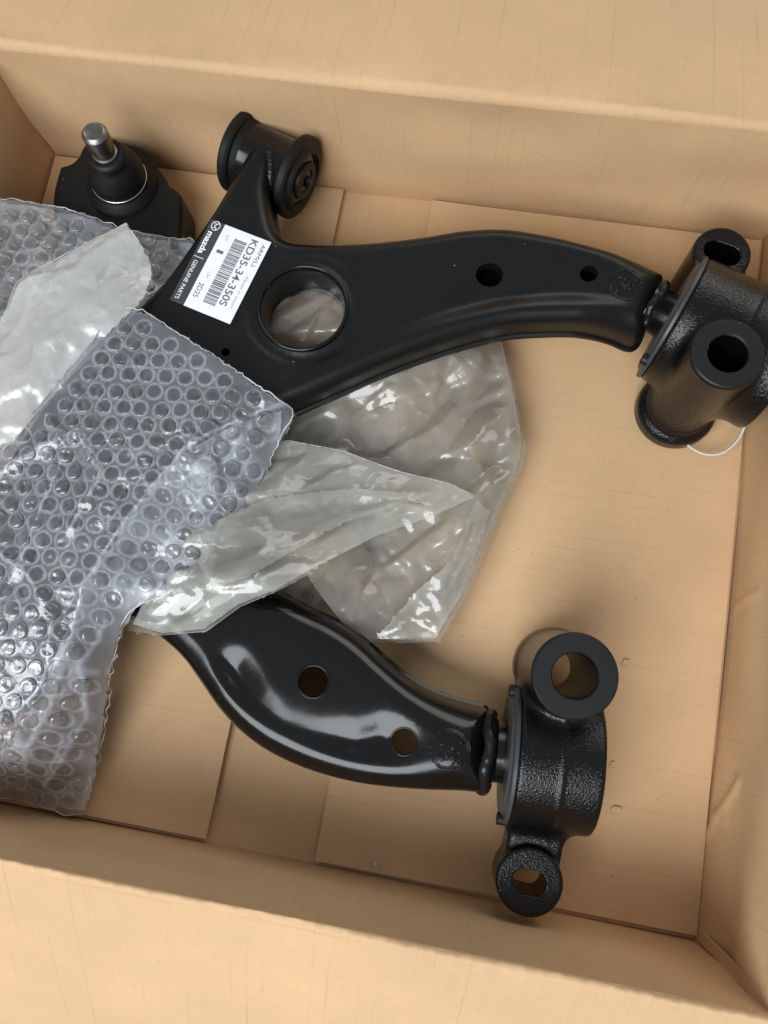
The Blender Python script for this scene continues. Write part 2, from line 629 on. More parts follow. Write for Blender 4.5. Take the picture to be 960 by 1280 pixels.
FILM_WRAP = film('bubble_wrap_film', (0.98, 0.985, 0.995), 0.17, 0.13, edge=0.22, veil=0.05, haze_col=(0.84, 0.90, 1.0), bump_scale=260, bump_s=0.3, attr=True)
FILM_UNDER = film('bubble_wrap_rear_ply', (0.98, 0.985, 0.995), 0.78, 0.2, edge=0.2, attr=True, veil=0.06, through=0.1, haze_col=(0.90, 0.94, 0.99), bump_scale=200, bump_s=0.4)
FILM_BUB = film('bubble_film', (0.985, 0.99, 0.995), 0.02, 0.10, edge=0.85, edge_pow=1.4, veil=0.05, haze_col=(0.88, 0.92, 0.98), bump_scale=330, bump_s=0.3, gloss=1.3)
FILM_EDGE = film('film_cut_edge', (0.95, 0.95, 0.97), 0.40, 0.2, edge=0.2, haze_col=(0.9, 0.92, 0.95))

# ------------------------------------------------------------------ ground under the box
g = mk('floor', [(-4, -4, -0.012), (4, -4, -0.012), (4, 4, -0.012), (-4, 4, -0.012)], [(0, 1, 2, 3)],
       paint('grey_concrete', (0.22, 0.21, 0.20), 0.8, peel=0.3, peel_scale=60.0, peel_d=0.002), smooth=False)
tag(g, kind='structure')

# ------------------------------------------------------------------ cardboard box
XL, XR, YF, YB, HB, TH = -0.25, 0.25, -0.22, 0.22, 0.1035, 0.005
box = thing('cardboard_box', 'open brown corrugated cardboard box with its flaps folded out, holding the black parts',
            'box', (0, 0, -0.005))
rngw = np.random.default_rng(7)


def slab(name, P0, du, dv, nu, nv, nrm, th, material, wob=0.0006, seed=1, ripple=None):
    """a board panel: origin, two edge vectors, thickness behind the face; slightly uneven face"""
    P0, du, dv, nrm = [np.asarray(a, float) for a in (P0, du, dv, nrm)]
    a, b = np.linspace(0, 1, nu + 1), np.linspace(0, 1, nv + 1)
    A, B = np.meshgrid(a, b, indexing='ij')
    r = np.random.default_rng(seed)
    W = np.zeros_like(A)
    for k in range(5):
        fx, fy, ph = r.uniform(0.5, 4), r.uniform(0.5, 4), r.uniform(0, 6.3, 2)
        W += np.sin(A * fx * 3.1 + ph[0]) * np.sin(B * fy * 3.1 + ph[1]) * wob / 2
    F0 = P0 + A[..., None] * du + B[..., None] * dv + W[..., None] * nrm
    if ripple is not None:
        F0 = ripple(F0, A, B)
    V = np.concatenate([F0.reshape(-1, 3), (P0 + A[..., None] * du + B[..., None] * dv - th * nrm).reshape(-1, 3)])
    n1 = (nu + 1) * (nv + 1)
    I = np.arange(n1).reshape(nu + 1, nv + 1)
    F = []
    flip = np.dot(np.cross(du, dv), nrm) < 0
    for i in range(nu):
        for j in range(nv):
            q = (I[i, j], I[i + 1, j], I[i + 1, j + 1], I[i, j + 1])
            F.append(q[::-1] if flip else q)
            q2 = tuple(x + n1 for x in q)
            F.append(q2 if flip else q2[::-1])
    rim = [I[i, 0] for i in range(nu + 1)] + [I[nu, j] for j in range(1, nv + 1)] + \
          [I[i, nv] for i in range(nu - 1, -1, -1)] + [I[0, j] for j in range(nv - 1, 0, -1)]
    for k in range(len(rim)):
        p, q = rim[k], rim[(k + 1) % len(rim)]
        f = (p, p + n1, q + n1, q)
        F.append(f[::-1] if flip else f)
    return V, F


def panel(name, *a, **k):
    mat_ = a[7]
    V, F = slab(name, *a, **k)
    return mk(name, V, F, mat_, box, smooth=True, sharp=40)


# outer bottom flaps (front and back halves) and the inner pair lying on them
panel('bottom_flap', (XL, YF, 0.0005), (XR - XL, 0, 0), (0, YB - YF, 0), 40, 30, (0, 0, 1), TH, CARD_X, seed=3)
FT = 0.0045
s1a, s1b = at(430, 238, FT), at(258, 1046, FT)
s2a, s2b = at(540, 254, FT), at(393, 1081, FT)


def edge_flap(name, side, seed):
    """inner bottom flap whose free edge follows the seam seen in the box"""
    n, m = 36, 40
    V = []
    r = np.random.default_rng(seed)
    jag = np.cumsum(r.normal(0, 0.00012, m + 1))
    jag -= np.linspace(0, jag[-1], m + 1)
    for j in range(m + 1):
        y = YF + 0.003 + (YB - YF - 0.0055) * j / m
        sa, sb = (s1a, s1b) if side < 0 else (s2a, s2b)
        xe = np.interp(y, [sb[1], sa[1]], [sb[0], sa[0]]) if sb[1] <= y <= sa[1] else \
            sb[0] + (sa[0] - sb[0]) * (y - sb[1]) / (sa[1] - sb[1])
        xe += jag[j]
        x0 = XL + 0.002 if side < 0 else XR - 0.0025
        for i in range(n + 1):
            t = i / n
            x = x0 + (xe - x0) * t
            z = FT + 0.0007 * math.sin(x * 31 + seed) * math.sin(y * 23 + 1) + 0.0012 * t ** 3
            V.append((x, y, z))
    V = np.array(V)
    k = len(V)
    V = np.concatenate([V, V - [0, 0, 0.0032]])
    F = []
    I = np.arange(k).reshape(m + 1, n + 1)
    for j in range(m):
        for i in range(n):
            q = (I[j, i], I[j, i + 1], I[j + 1, i + 1], I[j + 1, i])
            F.append(q if side < 0 else q[::-1])
    rim = list(I[0, :]) + list(I[1:, n]) + list(I[m, n - 1::-1]) + list(I[m - 1:0:-1, 0])
    for a in range(len(rim)):
        p, q = rim[a], rim[(a + 1) % len(rim)]
        f = (p, p + k, q + k, q)
        F.append(f if side < 0 else f[::-1])
    return mk(name, V, F, CARD_Y, box, sharp=40)


edge_flap('inner_bottom_flap', -1, 11)
edge_flap('inner_bottom_flap', 1, 12)


def crease(amp, pitch=0.0082, axis=0, seed=0):
    r = np.random.default_rng(seed)
    ph = r.uniform(0, 6.3, 4)

    def f(P, A, B):
        x = P[..., axis]
        w = np.sin(x * 2 * math.pi / pitch) * 0.6 + np.sin(x * 310 + ph[0]) * 0.5 + np.sin(x * 61 + ph[1]) * 0.9
        k = np.exp(-((B - 1) / 0.06) ** 2)
        P = P.copy()
        P[..., 2] += amp * w * k
        return P
    return f


panel('back_wall', (XL, YB, -0.004), (XR - XL, 0, 0), (0, 0, HB + 0.004), 130, 12, (0, -1, 0), TH, CARD_X, wob=0.0012, seed=21,
      ripple=crease(0.00022, seed=1))
panel('front_wall', (XL, YF, -0.004), (XR - XL, 0, 0), (0, 0, HB + 0.002), 130, 12, (0, 1, 0), TH, CARD_X, wob=0.0010, seed=22,
      ripple=crease(0.00025, seed=2))
def at_x(u, v, x):
    d = CAM_R @ np.array([(u - 480) / FPX, -(v - 640) / FPX, -1.0])
    return CAM_POS + d * (x - CAM_POS[0]) / d[0]


def dent(P, A, B):
    """creases where something pushed against the board"""
    P = P.copy()
    q = P[..., 1:].reshape(-1, 2)
    for pts, dep in ((((888, 1045), (900, 1015), (922, 978)), 0.0016), (((893, 1018), (905, 1026)), 0.0012), (((915, 760), (950, 740)), 0.0007)):
        ln = np.array([at_x(u, v, XR)[1:] for u, v in pts])
        P[..., 0] -= (dep * np.exp(-(seg_dist(q, ln) / 0.0028) ** 2)).reshape(A.shape)
    return P


panel('side_wall', (XR, YF, -0.004), (0, YB - YF, 0), (0, 0, HB + 0.004), 200, 50, (-1, 0, 0), TH, CARD_Y, wob=0.0016, seed=23, ripple=dent)
panel('side_wall', (XL, YF, -0.004), (0, YB - YF, 0), (0, 0, HB + 0.004), 60, 12, (1, 0, 0), TH, CARD_Y, wob=0.0010, seed=24)


def top_flap(name, ysign, length, drop, x0, x1, seed):
    """flap that bends over the wall's top crease and then lies outward"""
    y0 = YB if ysign > 0 else YF
    prof = []
    rad = 0.0045 if ysign > 0 else 0.0020
    for k in range(7):
        th = (k / 6) * (math.pi / 2 + drop)
        prof.append((rad * (1 - math.cos(th)), rad * math.sin(th)))
    d = (math.cos(drop), -math.sin(drop))
    e = prof[-1]
    for k in range(1, 13):
        t = length * (k / 12) ** 1.3
        prof.append((e[0] + d[0] * t, e[1] + d[1] * t + 0.004 * math.sin(k / 12 * 3)))
    r = np.random.default_rng(seed)
    ph = r.uniform(0, 6.3, 4)
    nx = 170
    xs = np.linspace(x0, x1, nx + 1)
    zb = HB - 0.0005 if ysign > 0 else HB - 0.0025
    V = []
    for x in xs:
        w = 0.00030 * math.sin(x * 2 * math.pi / 0.0082) + 0.00024 * math.sin(x * 310 + ph[0]) + 0.0005 * math.sin(x * 47 + ph[1])
        for i, (a, b) in enumerate(prof):
            k = math.exp(-((i - 4) / 2.2) ** 2)
            V.append((x, y0 + ysign * (a + w * k * 0.7), zb + b + w * k + 0.0006 * math.sin(x * 17 + i * .4 + ph[2])))
    V = np.array(V)
    n = len(prof)
    F = []
    N = len(V)
    U = V.copy()
    U[:, 2] -= 0.0042
    U[:, 1] += ysign * 0.0012
    V = np.concatenate([V, U])
    for i in range(nx):
        for j in range(n - 1):
            q = (i * n + j, (i + 1) * n + j, (i + 1) * n + j + 1, i * n + j + 1)
            F.append(q if ysign > 0 else q[::-1])
            q2 = tuple(a + N for a in q)
            F.append(q2[::-1] if ysign > 0 else q2)
    for i in range(nx):
        p, q = i * n + n - 1, (i + 1) * n + n - 1
        F.append((p, q, q + N, p + N))
    for i in (0, nx):
        for j in range(n - 1):
            p, q = i * n + j, i * n + j + 1
            F.append((p, q, q + N, p + N))
    return mk(name, V, F, CARD_X, box, sharp=60)


top_flap('top_flap', 1, 0.30, 0.28, XL - 0.02, XR + 0.03, 31)
top_flap('top_flap', -1, 0.20, 0.75, XL + 0.0, XR - 0.001, 32)
# right and left top flaps hang outward, out of frame
panel('side_top_flap', (XR + 0.001, YF + 0.004, HB - 0.001), (0, YB - YF - 0.008, 0), (0.17, 0, -0.08), 20, 8, (0.42, 0, 0.9), 0.004, CARD_Y, seed=41)
panel('side_top_flap', (XL - 0.001, YF + 0.004, HB - 0.001), (0, YB - YF - 0.008, 0), (-0.17, 0, -0.08), 20, 8, (-0.42, 0, 0.9), 0.004, CARD_Y, seed=42)
# glue tab of the front wall along the front right corner
panel('glue_tab', (XR - 0.0022, YF + 0.001, 0.006), (0, 0.006, 0), (0, 0, HB - 0.03), 2, 10, (-1, 0, 0), 0.0018, CARD_Y, wob=0.0004, seed=43)


# ------------------------------------------------------------------ pressed steel arm bodies
def arm_plate(name, outline, ztop, zbot, radius, holes, material, parent, relief=None, step=0.0026, lip=True, hole_depth=0.007, close=None):
    """hollow pressed shell: rounded shoulder, dished top, skirt all round, real holes"""
    z_guess = ztop(np.zeros((1, 2)))[0] if False else None
    pts = outline
    poly = resample(spline(pts, 10), 0.0016)
    loops, P = [], [poly]
    loops.append((0, len(poly)))
    n = len(poly)
    hl = []
    for c, r1, r2, ang in holes:
        m = 40
        th = np.arange(m) * 2 * math.pi / m
        e = np.stack([r1 * np.cos(th), r2 * np.sin(th)], -1)
        R = np.array([[math.cos(ang), -math.sin(ang)], [math.sin(ang), math.cos(ang)]])
        e = e @ R.T + np.asarray(c)[:2]
        hl.append(e)
        P.append(e)
        loops.append((n, m))
        n += m
        for k in (1.04, 1.1, 1.2, 1.35):
            e2 = (e - np.asarray(c)[:2]) * k + np.asarray(c)[:2]
            P.append(('free', e2))
    # shoulder rings
    nxt, prv = np.roll(poly, -1, 0), np.roll(poly, 1, 0)
    tg = nxt - prv
    tg /= np.linalg.norm(tg, axis=1)[:, None]
    area = (poly[:, 0] * nxt[:, 1] - nxt[:, 0] * poly[:, 1]).sum()
    nr = np.stack([-tg[:, 1], tg[:, 0]], -1) * (1 if area > 0 else -1)
    free = []
    for q in [p for p in P if isinstance(p, tuple)]:
        free.append(q[1])
    P = [p for p in P if not isinstance(p, tuple)]
    rmax = radius(poly).max()
    for k in range(1, 9):
        off = radius(poly) * (1 - math.cos(k / 8 * math.pi / 2)) if False else radius(poly) * (k / 8) ** 1.7
        ring = poly + nr * off[:, None]
        ring = ring[sdist(ring, poly) > off * 0.93]
        free.append(ring[::1 if k < 4 else 2])
    gg = hexgrid(poly, step)
    dg = sdist(gg, poly)
    gg = gg[dg > radius(gg) * 1.06]
    free.append(gg)
    free = np.concatenate(free)
    keep = np.ones(len(free), bool)
    keep &= sdist(free, poly) > 1e-5
    for e in hl:
        keep &= sdist(free, e) < -2e-4
    free = free[keep]
    allp = np.concatenate(P + [free])
    V2, tris = cdt(allp, loops)
    cen = np.array([V2[list(t)].mean(0) for t in tris])
    ok = sdist(cen, poly) > 0
    for e in hl:
        ok &= sdist(cen, e) < 0
    tris = [t for t, o in zip(tris, ok) if o]
    d = np.maximum(sdist(V2, poly), 0)
    r = radius(V2)
    u = np.clip(d / r, 0, 1)
    z = ztop(V2) - r * (1 - np.sqrt(np.maximum(1 - (1 - u) ** 2, 0)))
    if relief:
        z = z + relief(V2, d)
    V = np.column_stack([V2, z])
    F = []
    for a, b, c in tris:
        A, B, C_ = V2[a], V2[b], V2[c]
        cr = (B[0] - A[0]) * (C_[1] - A[1]) - (B[1] - A[1]) * (C_[0] - A[0])
        F.append((a, b, c) if cr > 0 else (a, c, b))
    V = V.tolist()
    zb = zbot(V2)

    def skirt(a0, m, inner):
        ids = list(range(a0, a0 + m))
        rows = [ids]
        cen = V2[ids].mean(0)
        if inner:
            lv = [(0.0, 0.0012), (0.0, 0.004), (0.0, hole_depth)]
        else:
            lv = [(0.0, None, 0.35), (0.0, None, 0.72), (0.0014, None, 0.76), (0.0016, None, 0.92), (0.0, None, 1.0)]
        for q in lv:
            row = []
            for k, i in enumerate(ids):
                x, y, zz = V[i]
                if inner:
                    row.append(len(V))
                    V.append([x, y, zz - q[1]])
                else:
                    o_ = q[0] if lip else 0
                    row.append(len(V))
                    V.append([x - nr[k][0] * o_, y - nr[k][1] * o_, zz + (zb[i] - zz) * q[2]])
            rows.append(row)
        ccw = (1 if area > 0 else -1) * (1 if not inner else 1)
        for ra, rb in zip(rows[:-1], rows[1:]):
            for k in range(m):
                l = (k + 1) % m
                q = (ra[k], rb[k], rb[l], ra[l])
                if inner:
                    q = q[::-1]
                F.append(q if ccw > 0 or inner else q[::-1])
    skirt(0, len(poly), False)
    a0 = len(poly)
    for e in hl:
        skirt(a0, len(e), True)
        a0 += len(e)
    if close is not None:                     # lower pressing, pierced only where the photograph looks right through
        c_, r_ = close
        base = poly + nr * 0.00005
        th = np.arange(48) * 2 * math.pi / 48
        e = np.asarray(c_)[:2] + r_ * np.stack([np.cos(th), np.sin(th)], -1)
        W2, T2 = cdt(np.concatenate([base, e]), [(0, len(base)), (len(base), 48)])
        ce = np.array([W2[list(t)].mean(0) for t in T2])
        ok2 = (sdist(ce, base) > 0) & (sdist(ce, e) < 0)
        n0 = len(V)
        V += np.column_stack([W2, zbot(W2) + 0.0006]).tolist()
        F += [tuple(i + n0 for i in t) for t, k in zip(T2, ok2) if k]
    o = mk(name, V, F, material, parent, sharp=50)
    return o, poly


def outline_at(pts, z):
    return np.array([at(p[0], p[1], p[2] if len(p) > 2 else z)[:2] for p in pts])


def hole(u, v, ru, z, rv=None):
    c = at(u, v, z)
    k = mpp(u, v, z)
    return (c[:2], ru * k, (rv or ru) * k, 0.15)


def bracket(parent, disc_px, disc_z, axis_px, length, rad, big_px, big_z, big_r, big_hole, small_px, small_z, small_r, slot, flare, tilt=(0, 0)):
    """cast bush housing: barrel on the arm's axis, tall bolt tube on one side, short slotted ear on the other"""
    o = at(*disc_px, disc_z)
    e = at(*axis_px, disc_z)
    ax = (e - o)
    ax /= np.linalg.norm(ax)
    bt = at(*big_px, big_z[1])
    tv = np.array([tilt[0], tilt[1], 1.0])
    tv /= np.linalg.norm(tv)
    st = at(*small_px, small_z[1])
    bz0, bz1 = big_z
    mid = o + ax * length * 0.5
    nk = st[:2] - mid[:2]
    nkl = np.linalg.norm(nk)
    nk3 = np.array([nk[0], nk[1], 0]) / nkl
    slot_dir = np.array([slot[2], slot[3]], float)
    slot_dir /= np.linalg.norm(slot_dir)

    def f(X, Y, Z):
        b = sd_cyl(X, Y, Z, o, ax, rad, 0.001, length, 0.0025)
        h = (X - o[0]) * ax[0] + (Y - o[1]) * ax[1]
        b = b - 0.0007 * np.exp(-((h - length * 0.52) / 0.0011) ** 2)
        L1 = (bz1 - bz0) / tv[2]
        t = sd_cyl(X, Y, Z, bt, tv, big_r, -L1, 0, 0.0016)
        if flare:
            t = smin(t, sd_cyl(X, Y, Z, bt, tv, big_r * flare, -L1, -L1 + 0.014, 0.004), 0.006)
        d = smin(b, t, 0.008)
        s = sd_cyl(X, Y, Z, st, (0, 0, 1), small_r, small_z[0] - small_z[1], 0, 0.0018)
        nb = sd_box(X, Y, Z, np.array([*(mid[:2] + nk * 0.55), (small_z[0] + small_z[1]) / 2 - 0.0025]), nk3, nkl * 0.38, small_r * 0.84,
                    (small_z[1] - small_z[0]) / 2 - 0.0015, 0.003)
        d = smin(d, nb, 0.009)
        d = smin(d, s, 0.0015)
        hb = sd_cyl(X, Y, Z, bt, tv, big_hole, -0.2, 0.2)
        x1 = (X - st[0]) * slot_dir[0] + (Y - st[1]) * slot_dir[1]
        y1 = -(X - st[0]) * slot_dir[1] + (Y - st[1]) * slot_dir[0]
        hs = np.sqrt(np.maximum(np.abs(x1) - slot[1], 0) ** 2 + y1 ** 2) - slot[0]
        d = np.maximum(d, -hb)
        return np.maximum(d, -hs)
    ends = [o, o + ax * length, bt, st]
    lo = np.min([p for p in ends], 0) - rad - 0.012
    hi = np.max([p for p in ends], 0) + rad + 0.012
    lo[2], hi[2] = min(bz0, disc_z - rad) - 0.003, max(bz1, disc_z + rad) + 0.004
    V, F = surfnet(f, lo, hi, 0.00095)
    body = mk('bush_housing', V, F, CAST, parent)
    # machined faces of the tube and the ear, a hair proud of the casting
    V, F = lathe([(big_hole + 0.0002, -0.012), (big_hole + 0.0002, 0.0001), (big_hole + 0.0008, 0.0007), (big_r - 0.0012, 0.0007), (big_r - 0.0004, 0.0001), (big_r - 0.0004, -0.001)],
                 bt, tv, 72)
    mk('tube_face', V, F, CAST_M, body, sharp=30)
    # flange disc against the arm side
    V, F = lathe([(rad * 0.35, -0.0030), (rad * 0.86, -0.0030), (rad * 0.90, -0.0015), (rad * 0.985, -0.0012), (rad * 1.0, -0.0006), (rad * 1.0, 0.0009), (rad * 0.98, 0.0014), (rad * 0.4, 0.0014)], o, ax, 72)
    fl = mk('flange_disc', V, F, FLANGE, parent, sharp=30)
    side = np.array([-ax[1], ax[0], 0])
    for s in (-1, 1):
        c = o + side * s * rad * 0.90 - ax * 0.001 + np.array([0, 0, rad * 0.22])
        V, F = lathe([(0.0001, -0.0035), (0.0028, -0.0035), (0.0034, -0.0028), (0.0034, 0.001)], c, ax, 16)
        mk('rivet', V, F, CAST_M, fl, sharp=40)
    return o, ax, body


def weld_bead(name, centre, ax, r, parent, tubr=0.0028, n=15, seed=0, rx=None):
    rg = np.random.default_rng(seed)
    q = Vector(ax).to_track_quat('Z', 'Y').to_matrix()
    ex, ey = np.array(q @ Vector((1, 0, 0))), np.array(q @ Vector((0, 1, 0)))
    m = n * 6
    th = np.linspace(0, 2 * math.pi, m)
    P = np.array([centre + (r + 0.0006 * math.sin(t * 7)) * (math.cos(t) * ex + math.sin(t) * ey) + np.asarray(ax) * 0.0009 * math.sin(t * 5 + 1) for t in th])
    R = tubr * (0.97 + 0.11 * np.abs(np.sin(th * n / 2 + np.sin(th * 3))) + 0.03 * rg.normal(size=m))
    V, F = tube(P, R, 10, caps=False)
    return mk(name, V, F, WELD, parent)


def ring_stamp(name, u, v, z, ru, parent, seed, zf=None):
    """raised stamped ring with pitted marks inside"""
    rg = np.random.default_rng(seed)
    c = at(u, v, z)
    k = mpp(u, v, z)
    parts = []
    th = np.linspace(0, 2 * math.pi, 60)
    for rr, tr in ((ru * k, 0.0006), (ru * k * 0.9, 0.0004)):
        P = np.stack([c[0] + rr * np.cos(th), c[1] + rr * 0.95 * np.sin(th)], -1)
        zz = zf(P) if zf else np.full(len(P), c[2])
        parts.append(tube(np.column_stack([P, zz]), tr * (1 + 0.3 * rg.normal(size=60)).clip(0.5, 1.6), 6, caps=False))
    for _ in range(16):
        a, rr = rg.uniform(0, 6.3), rg.uniform(0, 0.75) * ru * k
        q = c[:2] + rr * np.array([math.cos(a), math.sin(a)])
        dd = rg.normal(size=2)
        dd /= np.linalg.norm(dd)
        P = np.array([q + dd * t * rg.uniform(0.0008, 0.0026) for t in (-1, -.3, .4, 1)])
        zz = zf(P) if zf else np.full(4, c[2])
        parts.append(tube(np.column_stack([P, zz]), np.array([.0002, .0007, .0006, .0002]), 6))
    V, F = join(*parts)
    return mk(name, V, F, WELD, parent)


# ------------------------------------------------------------------ upper arm, with the sticker
Z1 = 0.071
arm1 = thing('control_arm', 'black suspension control arm with a white sticker and a large round hole',
             'car part', at(500, 380, 0.006), 'control arms in the box')
out1 = outline_at([(316, 176), (338, 180), (337, 205), (334, 230), (336, 254), (341, 277), (349, 291), (366, 298), (400, 300), (440, 299), (480, 296),
                   (530, 290), (580, 282), (630, 280), (680, 287), (720, 302, .066), (760, 321, .059), (800, 337, .053), (824, 346, .052), (827, 356, .052), (809, 409, .052), (800, 423, .052),
                   (790, 424, .053), (768, 414, .057), (740, 405, .064), (695, 398), (630, 403), (555, 423), (480, 450), (430, 472), (380, 494), (335, 514),
                   (270, 548), (205, 595), (145, 672), (95, 765), (45, 850), (-20, 905), (-80, 900), (-100, 840), (-60, 720), (0, 585),
                   (60, 492), (110, 440), (165, 385), (200, 350), (235, 302), (265, 258), (285, 224), (300, 198)], Z1)
tubeA, tubeB = at(735, 355, Z1)[:2], at(820, 385, Z1)[:2]
tdir1 = (tubeB - tubeA) / np.linalg.norm(tubeB - tubeA)


def w1(P):
    return smooth01(0, 1, ((P - tubeA) @ tdir1) / np.linalg.norm(tubeB - tubeA))


edge1 = np.array([at(u, v, Z1)[:2] for u, v in ((380, 470), (480, 425), (560, 398), (640, 380), (720, 375), (770, 382))])
BH = at(378, 384, Z1)[:2]
BHR = 54 * mpp(378, 384, Z1)
H1c, H2c = at(612, 341, Z1)[:2], at(738, 334, Z1)[:2]
nk_a = at(300, 300, Z1)[:2]


def relief1(P, d):
    z = np.zeros(len(P))
    dl = seg_dist(P, edge1)
    z -= 0.0028 * np.exp(-(np.maximum(dl - 0.004, 0) / 0.010) ** 2) * smooth01(0.008, 0.02, d)
    for c, s, a in ((H1c + np.array([0.004, -0.012]), 0.018, 0.003), (H2c + np.array([-0.01, -0.008]), 0.016, 0.0022)):
        z -= a * np.exp(-((P - c) ** 2).sum(1) / (2 * s * s)) * smooth01(0.004, 0.02, d)
    rb = np.linalg.norm(P - BH, axis=1)
    z -= 0.0016 * np.exp(-((rb - BHR * 1.22) / 0.004) ** 2)
    return z


def z1top(P):
    return Z1 - 0.004 * w1(P)


body1, poly1 = arm_plate('arm_body', out1, z1top, lambda P: np.full(len(P), 0.046) - 0.010 * w1(P), lambda P: 0.0085 + 0.0085 * w1(P),
                         [(BH, BHR, BHR * 0.99, 0), hole(612, 341, 17, Z1, 15), hole(737, 340, 11, Z1, 10),
                          hole(282, 440, 5.5, Z1)], BLACK_M, arm1, relief1, close=(BH, BHR * 0.93))
# rolled collar of the large hole, sunk through the arm
V, F = lathe([(BHR * 1.09, -0.0030), (BHR * 1.085, 0.0002), (BHR * 1.06, 0.0011), (BHR * 1.03, 0.0013), (BHR * 1.0, 0.0008), (BHR * 0.975, -0.0012), (BHR * 0.965, -0.0045),
              (BHR * 0.95, -0.018), (BHR * 0.93, -0.026), (BHR * 0.90, -0.0265)], (*BH, Z1 - 0.0006), (0, 0, 1), 96)
mk('hole_collar', V, F, BLACK, arm1, sharp=60)


def z1surf(P):
    d = np.maximum(sdist(P, poly1), 0)
    r = 0.0085 + 0.0085 * w1(P)
    uu = np.clip(d / r, 0, 1)
    return z1top(P) - r * (1 - np.sqrt(np.maximum(1 - (1 - uu) ** 2, 0))) + relief1(P, d)


ring_stamp('stamped_ring', 782, 358, Z1 - 0.005, 20, arm1, 5, zf=lambda P: z1surf(P) + 0.0001)

# shaft stub, bush housing
o1, ax1, br1 = bracket(arm1, (839, 398), 0.052, (905, 430), 0.068, 0.0385,
                       (910, 442), (0.004, 0.103), 46.5 * mpp(910, 442, 0.103), 24.5 * mpp(910, 442, 0.103),
                       (903, 316), (0.008, 0.062), 36 * mpp(903, 316, 0.062), (0.0062, 0.0045, 1, -0.25), 1.27)
V, F = lathe([(0.0150, -0.016), (0.0150, -0.0115), (0.0138, -0.009), (0.0138, -0.003), (0.019, 0.001)], o1, ax1, 40)
mk('shaft', V, F, BLACK, arm1, sharp=40)
we1 = np.append(at(815, 384, 0.052)[:2], 0.050)
weld_bead('weld_bead', we1 + np.array([0, 0, 0.0]), ax1, 0.0150, arm1, 0.0030, seed=3)

# front bush of the upper arm: sleeve with two dished discs
bzc = 0.050
ba, bb = at(303, 190, bzc), at(373, 222, bzc)
bax = bb - ba
bl = np.linalg.norm(bax)
bax /= bl
bmid = (ba + bb) / 2
rd = 51 * mpp(340, 205, bzc)
V, F = lathe([(0.004, -bl / 2 - 0.006), (rd * 0.80, -bl / 2 - 0.004), (rd * 0.80, -bl / 2 + 0.004), (rd * 0.78, -bl / 2 + 0.006), (rd * 0.78, bl / 2 - 0.006),
              (rd * 0.80, bl / 2 - 0.004), (rd * 0.80, bl / 2 + 0.002), (0.004, bl / 2 + 0.006)], bmid, bax, 56)
sl = mk('bush_sleeve', V, F, BLACK, arm1, sharp=40)
for s in (-1, 1):
    h0 = s * bl / 2
    pr = [(rd * 0.60, -0.0085 * s), (rd * 0.78, -0.0075 * s), (rd * 0.86, -0.004 * s), (rd * 0.95, -0.0035 * s), (rd, -0.002 * s), (rd * 1.0, 0.0015 * s), (rd * 0.96, 0.0028 * s),
          (rd * 0.80, 0.003 * s), (rd * 0.74, 0.0052 * s), (rd * 0.66, 0.0055 * s), (rd * 0.60, 0.003 * s), (rd * 0.48, 0.0025 * s), (rd * 0.45, 0.006 * s), (rd * 0.28, 0.0062 * s),
          (rd * 0.25, 0.0045 * s), (rd * 0.25, -0.01 * s)]
    V, F = lathe([(r, h0 + h) for r, h in pr], bmid, bax, 64)
    if s < 0:
        F = [f[::-1] for f in F]
    dsk = mk('bush_disc', V, F, RUBBER, sl, sharp=25)
# weld where the arm meets the sleeve
side_pts = [np.append(at(u, v, z)[:2], z) for u, v, z in ((338, 190, .069), (339, 206, .067), (338, 222, .064), (337, 238, .058), (336, 252, .05))]
P = spline(side_pts, 10, closed=False)
V, F = tube(P, 0.0026 * (1 + 0.25 * np.abs(np.sin(np.arange(len(P)) * 1.1))), 10)
mk('weld_bead', V, F, WELD, arm1)

# ------------------------------------------------------------------ sticker on the upper arm
zl = Z1 + 0.0005
cTL, cTR, cBR, cBL = [at(u, v, zl) for u, v in ((282, 281), (339, 303), (288, 405), (229, 382))]
bTL, bBL = at(265, 274, zl), at(211, 375, zl)
# label frame: reading direction e1 runs down-left, letters' up e2 points to the right edge
e1 = (cBL - cTL + cBR - cTR)
e1 /= np.linalg.norm(e1)
e2 = np.array([-e1[1], e1[0], 0])
LH = float(np.dot(cTR - cTL, e2) + np.dot(cBR - cBL, e2)) / 2
LW = float(np.linalg.norm(cBL - cTL) + np.linalg.norm(cBR - cTR)) / 2
BHT = float(np.dot(cTL - bTL, e2))
LO = (cTL + cTR + cBR + cBL) / 4 - e1 * LW / 2 - e2 * LH / 2      # origin: reading-left, bottom of the white field


def lab(s, t, lift=0.0):
    return LO + e1 * s * LW + e2 * t * LH + np.array([0, 0, lift])


def quad_sheet(s0, s1, t0, t1, lift, th=0.00015):
    c = [lab(s0, t0, lift), lab(s1, t0, lift), lab(s1, t1, lift), lab(s0, t1, lift)]
    d = [p - np.array([0, 0, th]) for p in c]
    V = c + d
    return V, [(0, 1, 2, 3), (7, 6, 5, 4), (0, 4, 5, 1), (1, 5, 6, 2), (2, 6, 7, 3), (3, 7, 4, 0)]


tb = -BHT / LH
V, F = quad_sheet(0, 1, tb, 1, 0.0)
sticker = mk('sticker', V, F, BAND, arm1, smooth=False)
V, F = quad_sheet(0, 1, 0, 1, 0.00018)
mk('white_field', V, F, PAPER, sticker, smooth=False)


